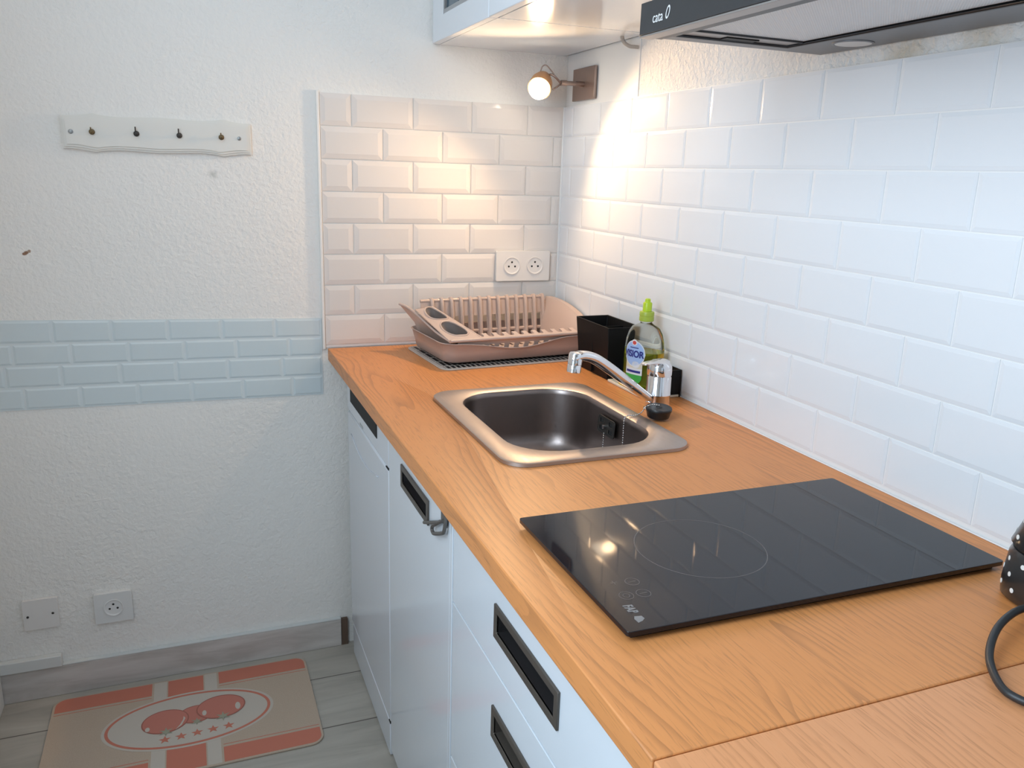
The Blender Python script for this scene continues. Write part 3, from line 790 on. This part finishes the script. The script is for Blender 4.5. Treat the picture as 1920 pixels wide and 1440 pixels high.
bm = bmesh.new(); loft(bm, [bring(f, z) for f, z in prof], True, True, True); obj('bottle_body', bm, 'bottle', bo, smooth=60)
bm = bmesh.new(); loft(bm, [bring(f * .955, z + .0012) for f, z in prof[:5]] + [bring(.955 * .99, .078)], True, True, True); obj('liquid', bm, 'liquid', bo, smooth=60, label='yellow-green liquid')
bm = bmesh.new(); R = Matrix.Translation((bcx, bcy, bz0))
lathe(bm, [(.0145, .141), (.0155, .142), (.0155, .150), (.0150, .1505), (.0150, .152), (.0155, .1525), (.0155, .159), (.0145, .161), (.010, .162)], R, 28); obj('collar', bm, 'collar', bo, smooth=40)
bm = bmesh.new(); lathe(bm, [(.0095, .1622), (.0095, .178), (.0085, .180), (.0060, .181), (.0055, .187), (.004, .188)], R, 24); obj('cap', bm, 'cap', bo, smooth=40)
def lsurf(a, b, c):       # a along the reader's right, b height
    s = max(-.98, min(.98, a / BW)); y = BT * math.sqrt(1 - s * s)
    return Vector((bcx, bcy, bz0 + b)) + tan * a + nrm * (y + .0006 + c)
def patch(pts, th_, m_): return plate([pts], .0003, lambda a, b, c: lsurf(a, b, c + th_), m_, bm)
bm = bmesh.new()
def strip(x0, x1, z0, z1, th_, m_, nn=8):    # curved rectangle built in slices so it hugs the bottle
    for i in range(nn):
        q = [x0 + (x1 - x0) * i / nn, x0 + (x1 - x0) * (i + 1) / nn]
        v = [bm.verts.new(lsurf(a, b, th_)) for a, b in ((q[0], z0), (q[1], z0), (q[1], z1), (q[0], z1))]
        bm.faces.new(v).material_index = m_
def disc(cx, cz, rx, rz, th_, m_, nn=10, lo=-1.0, hi=1.0):
    for i in range(nn):
        t0, t1 = -1 + 2 * i / nn, -1 + 2 * (i + 1) / nn
        h0, h1 = math.sqrt(max(0, 1 - t0 * t0)), math.sqrt(max(0, 1 - t1 * t1))
        P = [(cx + rx * t0, cz + rz * max(lo, -h0)), (cx + rx * t1, cz + rz * max(lo, -h1)), (cx + rx * t1, cz + rz * min(hi, h1)), (cx + rx * t0, cz + rz * min(hi, h0))]
        v = [bm.verts.new(lsurf(a, b, th_)) for a, b in P]; bm.faces.new(v).material_index = m_
disc(0, .026, .0215, .017, 0, 3, 24, lo=-1, hi=.25)            # green foot of the label
strip(-.0215, .0215, .0300, .0440, 0, 0)
strip(-.0215, .0215, .0440, .0620, 0, 1)
disc(0, .075, .0262, .0275, .0002, 0, 24)
disc(0, .075, .0245, .0255, .0004, 2, 24)
disc(0, .0985, .0075, .0065, .0005, 0); disc(0, .098, .0050, .0040, .0007, 5)
disc(.006, .052, .010, .007, .0004, 0)
strip(-.018, .018, .0345, .0395, .0004, 4)
text('VISIOR', .0195, lambda a, b, c: lsurf(a - .0265, .068 + b, .0009 + c), .0003, 4, bm, bold=.0006, xs=.86)
strip(-.011, .011, .0865, .0885, .0006, 4)
obj('label', bm, ['lab_white', 'lab_cream', 'lab_blue', 'lab_green', 'lab_navy', 'lab_red'], bo, label='blue and green paper label')
o = obj('sponge', BOX(-.0885, -.0815, -.592, -.530, T + .0064, T + .017), 'sponge_y', bevel=.002)
tag(o, 'small yellow sponge on the caddy tray before the bottle', 'sponge')

# ------------------------------------------------------------------ sockets and wall things
def euro_socket(bm_plate_y, cx, cz, parent, m='plastic_white', r=.0215):
    bm = bmesh.new()
    Rm = Matrix.Translation((cx, bm_plate_y, cz)) @ Matrix.Rotation(PI / 2, 4, 'X')
    lathe(bm, [(r + .002, 0), (r + .002, .0018), (r, .0022), (r - .002, .0006), (r - .0035, .0004), (0, .0004)], Rm, 36, cap0=False, cap1=False)
    s = obj('socket_well', bm, m, parent, smooth=40)
    bm = bmesh.new()
    for dx, dz, rr_ in ((-.0088, -.002, .0026), (.0088, -.002, .0026), (0, .0092, .0026)):
        lathe(bm, [(rr_, .0003), (rr_, .0007), (0, .0007)], Matrix.Translation((dx, 0, dz)) @ Rm, 14, cap0=False, cap1=False)
    obj('socket_holes', bm, 'gap', s)
ds = empty('double_socket', (-.1045, 0, .998), 'white double power socket on the tiles above the dish rack', 'socket')
obj('plate', plate([rrect(.0765, .0395, .004, 4, -.1045, 1.0375)], .009, FY(0)), 'plastic_white', ds, bevel=.0025)
for cx in (-.137, -.071): euro_socket(-.0092, cx, 1.0385, ds)
ws = empty('wall_socket', (-1.158, PW, .174), 'single power socket low on the left wall above the skirting', 'socket')
obj('plate', plate([rrect(.0425, .0395, .004, 4, -1.158, .2135)], .010, FY(PW)), 'plate_grey', ws, bevel=.003)
euro_socket(PW - .0102, -1.158, .2135, ws, 'plate_grey', .0205)
bp = empty('blank_plate', (-1.314, PW, .183), 'blank white cover plate with two screws left of the low socket', 'cover plate')
obj('plate', plate([rrect(.0375, .0385, .003, 4, -1.3145, .2225)], .008, FY(PW)), 'plastic_white', bp, bevel=.002)
def wall_screw(x, z, y, parent, r=.0035, m='screw'):
    bm = bmesh.new(); lathe(bm, [(r, 0), (r, .001), (r * .6, .0018), (0, .0018)], Matrix.Translation((x, y, z)) @ Matrix.Rotation(PI / 2, 4, 'X'), 16, cap1=False)
    obj('screw', bm, m, parent, smooth=40)
wall_screw(-1.342, .2195, PW - .0082, bp, .0028, 'iron'); wall_screw(-1.289, .2215, PW - .0082, bp, .0028, 'iron')

hr = empty('hook_rail', (-.974, PW, 1.30), 'white wavy-edged wooden key rail with four small hooks', 'hook rail')
x0, x1 = -1.1655, -.7825
def wave(u):   # lower edge profile, mirrored at the top
    a = min(u, 1 - u)
    if a < .17: return -.0025 + .0035 * math.cos(PI * a / .17 - .6) * 1.0
    b = (a - .17) / .33
    return -.0040 + .0065 * math.sin(PI * min(b * 1.9, 1) * .5 + 0) * (1 - b * .85)
us_ = [i / 60 for i in range(61)]
def board(ins, y0, th_):
    lo = [(x0 + ins + (x1 - x0 - 2 * ins) * u, 1.2975 + ins + wave(u)) for u in us_]
    hi = [(x0 + ins + (x1 - x0 - 2 * ins) * u, 1.3665 - ins - wave(u)) for u in reversed(us_)]
    return plate([lo + hi], th_, FY(y0))
bm = bmesh.new(); merge(bm, board(0, PW, .008)); merge(bm, board(.004, PW - .0078, .0035)); merge(bm, board(.0085, PW - .011, .003))
obj('board', bm, 'board', hr, bevel=.0014)
yb = PW - .0142
for i, x in enumerate((-1.107, -1.0205, -.934, -.8465)):
    bm = bmesh.new(); Rm = Matrix.Translation((x, yb, 1.3335)) @ Matrix.Rotation(PI / 2, 4, 'X')
    lathe(bm, [(.0060, 0), (.0060, .0010), (.0035, .002), (.0030, .006), (.0042, .008), (.0040, .011), (.0018, .0125)], Rm, 18)
    hk = (0.004, .009, .009, .004)[i]
    tube(bm, [(x - .001, yb - .009, 1.3345), (x - .0012, yb - .010, 1.3385), (x - .0012, yb - .0095, 1.3385 + hk)], .0014, 8)
    obj('hook', bm, 'brass' if i in (0, 3) else 'iron', hr, smooth=40)
wall_screw(-1.1475, 1.3325, yb, hr, .0048); wall_screw(-.8085, 1.3325, yb, hr, .0042)

# ------------------------------------------------------------------ wall lamp
nL = Vector((-.49, -.68, -.54)).normalized()
lamp = empty('wall_lamp', (.002, -.1125, 1.4925), 'lit wall spotlight on a square metal plate in the corner', 'lamp')
obj('mounting_plate', BOX(-.004, .002, -.173, -.052, 1.455, 1.5305), 'lamp_plate', lamp, bevel=.001)
bm = bmesh.new(); tube(bm, [(-.004, -.112, 1.4915), (-.026, -.112, 1.4915)], .0068, 16); tube(bm, [(-.025, -.112, 1.4915), (-.050, -.112, 1.4912)], .0055, 16); tube(bm, [(-.049, -.112, 1.4912), (-.064, -.111, 1.491)], .0066, 16)
obj('arm', bm, 'lamp_plate', lamp, smooth=40)
bc = Vector((-.122, -.112, 1.472))
Q = Vector((0, 0, 1)).rotation_difference(nL).to_matrix().to_4x4()
R = Matrix.Translation(bc) @ Q
bm = bmesh.new(); lathe(bm, [(.0105, -.060), (.015, -.0595), (.020, -.055), (.0270, -.034), (.0285, -.014), (.0285, -.005), (.0265, -.005), (.0255, -.014), (.020, -.034)], R, 32, cap1=True)
obj('lamp_head', bm, 'copper', lamp, smooth=40, label='copper coloured lamp head')
bm = bmesh.new(); lathe(bm, [(.0235, -.012), (.0245, -.004), (.0240, .003), (.0205, .010), (.013, .0155), (.005, .0175), (0, .0178)], R, 32, cap1=False)
obj('bulb', bm, 'bulb', lamp, smooth=180, label='glowing bulb')
bm = bmesh.new(); back = bc - nL * .045
tube(bm, spline([(-.064, -.111, 1.491), (-.078, -.108, 1.506), (-.087, -.100, 1.520), (-.096, -.092, 1.531), (-.104, -.088, 1.528), (-.108, -.086, 1.516)], 6), .0015, 8)
tube(bm, spline([(-.064, -.110, 1.491), (-.074, -.106, 1.502), (-.084, -.100, 1.510), (-.090, -.092, 1.509)], 6), .0026, 8)
tube(bm, spline([(-.064, -.112, 1.490), (-.074, -.116, 1.482), (-.088, -.120, 1.474)], 6), .0022, 8)
obj('bracket_wire', bm, 'lamp_plate', lamp, smooth=180)

# ------------------------------------------------------------------ wall cupboards, hood, cable
ZC = 1.57
ca = empty('wall_cabinet', (0, -.2, ZC), 'white corner wall cupboard with blue glass pane above the lamp', 'cabinet')
obj('carcass', BOX(-.336, -.0005, -.398, PW - .0005, ZC, 2.25), 'cab', ca)
dd = obj('door', plate([rect(.002, .397, ZC - .0005, 2.25), rect(.085, .315, ZC + .053, 2.19)], .018, FX(-.3375)), 'cab', ca, bevel=.0015)
obj('pane_frame', plate([rect(.085, .315, ZC + .053, 2.19), rect(.094, .306, ZC + .062, 2.181)], .014, FX(-.3405)), 'alu', dd)
obj('pane', plate([rect(.094, .306, ZC + .062, 2.181)], .004, FX(-.345)), 'bluepane', dd, label='dark blue glass pane')
cb = empty('wall_cabinet', (0, -.67, ZC), 'plain white wall cupboard between the corner cupboard and the hood', 'cabinet')
obj('carcass', BOX(-.333, .0, -.928, -.4005, ZC + .0004, 2.25), 'cab', cb)
obj('door', plate([rect(.4005, .928, ZC - .0005, 2.25)], .018, FX(-.3375)), 'cab', cb, bevel=.0015)
cc = empty('wall_cabinet', (0, -1.24, 1.53), 'white wall cupboard directly over the cooker hood', 'cabinet')
obj('carcass', BOX(-.300, .0, -1.542, -.9305, 1.529, 2.25), 'cab', cc)
obj('door', plate([rect(.9305, 1.542, 1.529, 2.25)], .018, FX(-.3005)), 'cab', cc, bevel=.0015)

hd = empty('cooker_hood', (-.16, -1.24, 1.465), 'black telescopic cooker hood over the hob with silver mesh filter', 'cooker hood')
HB = 1.465
y0h, y1h = -1.540, -.940
bm = bmesh.new()
# body shell: bottom rim frame with filter opening, sides and top
fo = [rect(.965, 1.515, -.286, -.084)]
merge(bm, plate([rect(-y1h, -y0h, -.300, .0)] + fo, .004, lambda a, b, c: Vector((b, -a, HB + .002 + c))))
box(bm, -.300, .0, y1h - .004, y1h, HB + .006, 1.528); box(bm, -.300, .0, y0h, y0h + .004, HB + .006, 1.528); box(bm, -.005, .0, y0h + .004, y1h - .004, HB + .006, 1.528); box(bm, -.300, -.296, y0h + .004, y1h - .004, HB + .006, 1.528)
obj('body', bm, 'hood_grey', hd, bevel=.001)
fp = obj('front_panel', BOX(-.322, -.309, y0h, y1h, HB + .0025, HB + .0445), 'hood', hd, bevel=.0008)
bm = text('cata', .0190, lambda a, b, c: Vector((-.3222 - c, -.9745 - a, HB + .0145 + b)), .0004, xs=.86)
merge(bm, plate([[(.0385 + .0046 * math.cos(t) + .0022 * math.sin(t), .0085 + .0082 * math.sin(t)) for t in [2 * PI * k / 24 for k in range(24)]],
                 [(.0385 + .0031 * math.cos(t) + .0016 * math.sin(t), .0085 + .0060 * math.sin(t)) for t in [2 * PI * k / 24 for k in range(24)]]], .0004, lambda a, b, c: Vector((-.3222 - c, -.9745 - a, HB + .0145 + b))))
obj('logo', bm, 'white_print', fp, label='white brand lettering')
obj('bottom_strip', BOX(-.3215, -.3005, y0h, y1h, HB - .0005, HB + .0022), 'hood_strip', hd, bevel=.0005)
obj('rim_line', BOX(-.300, -.2865, y0h + .002, y1h - .001, HB + .0008, HB + .0019), 'hood', hd)
fl = obj('grease_filter', plate([rect(.972, 1.508, -.279, -.090)], .003, lambda a, b, c: Vector((b, -a, HB + .0062 + c))), 'mesh_silver', hd, label='silver mesh grease filter')
obj('filter_end', BOX(-.279, -.092, -1.003, -.972, HB + .0045, HB + .0061), 'hood_strip', fl)
obj('filter_rim', plate([rect(.9655, 1.514, -.2855, -.0845), rect(.970, 1.510, -.281, -.089)], .0045, lambda a, b, c: Vector((b, -a, HB + .0015 + c))), 'hood', fl)
obj('filter_seam', BOX(-.279, -.092, -1.0070, -1.0035, HB + .0035, HB + .0061), 'hood', fl)
obj('latch', BOX(-.210, -.155, -.990, -.974, HB + .0030, HB + .0046), 'black', fl)
bm = bmesh.new(); lathe(bm, [(.0285, .0004), (.0285, -.0012), (.0255, -.0020), (.0250, -.0012)], Matrix.Translation((-.043, -1.053, HB + .0022)), 40, cap0=False, cap1=False); ho = obj('lamp_ring', bm, 'hood_grey', hd, smooth=40)
bm = bmesh.new(); lathe(bm, [(.0252, -.0008), (.0245, -.0018), (0, -.0020)], Matrix.Translation((-.043, -1.053, HB + .0022)), 40, cap0=False, cap1=False); obj('lamp_lens', bm, 'lens', hd, smooth=40, label='round frosted lamp lens')
bm = bmesh.new(); tube(bm, spline([(-.026, -.338, ZC + .001), (-.0255, -.339, ZC - .004), (-.022, -.343, ZC - .013), (-.014, -.352, ZC - .0205), (-.005, -.359, ZC - .022), (.0025, -.362, ZC - .0225)], 6), .0040, 10)
o = obj('power_cable', bm, 'cable', smooth=180); tag(o, 'short grey cable running from the wall cupboard into the wall', 'cable')

# ------------------------------------------------------------------ door mat
rg = bmesh.new()
RX0, RX1, RY0, RY1 = -1.302, -.711, -.392, -.034
rcx, rcy = (RX0 + RX1) / 2, (RY0 + RY1) / 2; hw, hdp = (RX1 - RX0) / 2, (RY1 - RY0) / 2
merge(rg, plate([rrect(hw, hdp, .03, 6, rcx, rcy)], .005, FZ(0.0002), 0))
RT = .0052; lay = [0]
def pr(outs, m_, lv=1): merge(rg, plate(outs, .0002, FZ(RT + .0002 * (lv - 1)), m_))
def band_(y0, y1, x0, x1, m_, rl=0, lv=1): pr([rect(x0, x1, y0, y1)], m_, lv)
def corner_band(top):
    s = 1 if top else -1
    ye = rcy + s * (hdp - .004); yi = rcy + s * (hdp - .055)
    for sx in (-1, 1):
        xe = rcx + sx * (hw - .005); xi = rcx + sx * .078
        r = .024
        pts = [(xi, yi), (xe, yi), (xe, ye - s * r)] + [(xe - sx * r + sx * r * math.cos(a), ye - s * r + s * r * math.sin(a)) for a in [PI / 2 * k / 6 for k in range(1, 7)]] + [(xi, ye)]
        pr([pts], 1)
        pr([rect(min(xi, xe), max(xi, xe), yi - s * .009 - .001, yi - s * .009 + .001)], 1)
corner_band(True); corner_band(False)
pr([rect(rcx - .041, rcx + .041, RY0 + .005, RY1 - .005)], 1)
for sx in (-1, 1): pr([rect(min(rcx + sx * .044, rcx + sx * .073), max(rcx + sx * .044, rcx + sx * .073), RY0 + .004, RY1 - .004)], 3)
oc = (-.998, -.207)
pr([circ(*oc, .190, .104, 64)], 3, 2)
pr([circ(*oc, .183, .098, 64), circ(*oc, .176, .0915, 64)], 1, 3)
def tom(cx, cy, rx, ry, lv):
    pr([circ(cx, cy, rx, ry, 40)], 2, lv); pr([circ(cx, cy, rx - .003, ry - .003, 40)], 4, lv + 1)
tom(-.985, -.196, .040, .034, 3); tom(-1.052, -.203, .052, .044, 5); tom(-.928, -.186, .056, .045, 7)
pr([circ(-.890, -.196, .006, .014, 16)], 3, 9); pr([circ(-.966, -.200, .005, .010, 16)], 3, 9); pr([circ(-1.090, -.222, .005, .008, 16)], 3, 7)
pr([[(-1.012, -.196), (-1.008, -.205), (-1.016, -.228), (-1.030, -.242), (-1.020, -.226), (-1.013, -.208)]], 3, 7)
def star(cx, cy, r, m_, lv, k=5, inner=.42, a0=PI / 2):
    pr([[(cx + (r if i % 2 == 0 else r * inner) * math.cos(a0 + PI * i / k), cy + (r if i % 2 == 0 else r * inner) * math.sin(a0 + PI * i / k)) for i in range(2 * k)]], m_, lv)
star(-1.050, -.243, .017, 5, 8, 6, .35); star(-.983, -.226, .014, 5, 8, 6, .35); star(-.925, -.226, .018, 5, 10, 6, .35)
for i in range(5): star(-1.052 + i * .0345, -.270 + .0015 * i, .0135, 1, 3)
o = obj('doormat', rg, ['rug', 'rug_red', 'rug_dark', 'rug_cream', 'rug_redl', 'rug_green'])
tag(o, 'beige and red mat printed with tomatoes on the grey floor', 'mat')

# ------------------------------------------------------------------ polka-dot appliance at the right edge
ap = empty('polka_dot_kettle', (-.0735, -1.5385, T), 'black polka-dot appliance with a black cord at the right edge', 'kettle')
bm = bmesh.new()
acx, acy = -.0735, -1.5385
def ar(hw_, hd2, r_, z, dx=0, dy=0): return [Vector((x + dx, y + dy, z)) for x, y in rrect(hw_, hd2, r_, 8, acx, acy)]
loft(bm, [ar(.046, .085, .040, T + .0003), ar(.0505, .090, .043, T + .004), ar(.0515, .091, .044, T + .018), ar(.0490, .0885, .042, T + .052), ar(.0465, .086, .040, T + .058)], True, True, True)
lowb = obj('base', bm, 'appliance_black', ap, smooth=50)
bm = bmesh.new()
loft(bm, [ar(.0455, .085, .040, T + .0585), ar(.0490, .0885, .042, T + .064), ar(.047, .084, .041, T + .085, .000, -.003), ar(.0435, .076, .039, T + .135, .001, -.008), ar(.040, .068, .036, T + .19, .002, -.013), ar(.034, .060, .032, T + .205, .002, -.013)], True, True, True)
upb = obj('upper_body', bm, 'appliance_black', ap, smooth=50)
def dots(levels, name, parent):
    bm = bmesh.new()
    for li, (z, hw_, hd2, r_, dx, dy, sl) in enumerate(levels):
        ring = rrect(hw_, hd2, r_, 8, acx, acy); m_ = len(ring)
        per = [0]
        for i in range(m_):
            q, w = ring[i], ring[(i + 1) % m_]; per.append(per[-1] + math.hypot(w[0] - q[0], w[1] - q[1]))
        s = (.5 * (li % 2)) * .024
        while s < per[-1]:
            i = max(k_ for k_ in range(m_) if per[k_] <= s); f = (s - per[i]) / max(1e-9, per[i + 1] - per[i])
            q, w = ring[i], ring[(i + 1) % m_]; p = Vector((q[0] + (w[0] - q[0]) * f + dx, q[1] + (w[1] - q[1]) * f + dy, z))
            t = Vector((w[0] - q[0], w[1] - q[1], 0)).normalized(); nn = Vector((t.y, -t.x, sl)).normalized()
            Mx = Matrix.Translation(p + nn * .0001) @ Vector((0, 0, 1)).rotation_difference(nn).to_matrix().to_4x4()
            lathe(bm, [(.0028, 0), (.0026, .0004), (0, .0005)], Mx, 14, cap0=False, cap1=False)
            s += .024
    obj(name, bm, 'dot', parent)
dots([(T + .016, .0514, .0909, .044, 0, 0, 0), (T + .031, .0505, .0899, .0432, 0, 0, .07), (T + .046, .0494, .0888, .0425, 0, 0, .07)], 'dots', lowb)
dots([(T + .073, .0483, .0866, .0415, .0000, -.0013, .1), (T + .091, .0466, .0830, .0408, .0002, -.0036, .1), (T + .110, .0453, .0800, .040, .0005, -.0055, .1)], 'dots', upb)
bm = bmesh.new()
tube(bm, spline([(-.112, -1.552, T + .012), (-.128, -1.532, T + .020), (-.160, -1.522, T + .022), (-.208, -1.534, T + .018), (-.250, -1.559, T + .010), (-.276, -1.590, T + .006), (-.280, -1.612, T + .005), (-.262, -1.640, T + .005), (-.220, -1.662, T + .005), (-.150, -1.68, T + .005), (-.06, -1.72, T + .005), (-.02, -1.80, T + .005), (-.015, -2.1, T + .005)], 8), .0038, 12)
obj('power_cord', bm, 'cable_black', ap, smooth=180, label='black power cord')

# ------------------------------------------------------------------ lights
def area(name, loc, target, sx, sy, power, col, spread=PI):
    l = bpy.data.lights.new(name, 'AREA'); l.shape = 'RECTANGLE'; l.size = sx; l.size_y = sy; l.energy = power; l.color = col; l.spread = spread
    o = bpy.data.objects.new(name, l); o.location = loc
    o.rotation_euler = (Vector(target) - Vector(loc)).to_track_quat('-Z', 'Y').to_euler(); COL.objects.link(o); return o
E = dict(back=1.0, side=22.5, spot=9.0)
area('daylight_back', ((W1[0] + W1[1]) / 2, RB + .02, 1.25), ((W1[0] + W1[1]) / 2, 0, 1.25), 1.05, 1.8, E['back'], (.84, .92, 1.0))  # area lamp for daylight at the added back window
area('daylight_side', (RL + .02, (W2[0] + W2[1]) / 2, 1.76), (0, (W2[0] + W2[1]) / 2, 1.76), .70, 1.1, E['side'], (.715, .87, 1.0))  # area lamp for daylight at the added side window
area('daylight_low_fill', (RL + .02, -1.62, .78), (0, -1.62, .78), .62, .70, 2.0, (.70, .86, 1.0))  # fill lamp added low at the side window to brighten the drawer fronts
sp_ = bpy.data.lights.new('lamp_beam', 'SPOT'); sp_.energy = E['spot']; sp_.color = (1.0, .66, .36); sp_.spot_size = math.radians(172); sp_.spot_blend = .45; sp_.shadow_soft_size = .016
o = bpy.data.objects.new('lamp_beam', sp_); o.location = bc + nL * .034; o.rotation_euler = nL.to_track_quat('-Z', 'Y').to_euler(); COL.objects.link(o)
w = bpy.data.worlds.new('world'); S.world = w; w.use_nodes = True
w.node_tree.nodes['Background'].inputs[0].default_value = (.75, .87, 1.0, 1); w.node_tree.nodes['Background'].inputs[1].default_value = 0.5

# ------------------------------------------------------------------ camera
cam = bpy.data.cameras.new('camera'); cam.sensor_fit = 'HORIZONTAL'; cam.sensor_width = 36; cam.lens = 36 * 1531.154 / 1920; cam.clip_start = .02
co = bpy.data.objects.new('camera', cam); COL.objects.link(co); S.camera = co
r_, u_, b_ = (.93093, -.36393, .030365), (.063554, .243324, .967861), (-.359624, -.899081, .249647)
mt = Matrix(((r_[0], u_[0], b_[0], -.93355), (r_[1], u_[1], b_[1], -2.02801), (r_[2], u_[2], b_[2], 1.27499), (0, 0, 0, 1)))
co.matrix_world = mt
S.view_settings.view_transform = 'Standard'; S.view_settings.look = 'None'; S.view_settings.gamma = 1; S.view_settings.use_curve_mapping = False
S.view_settings.exposure = 0.0
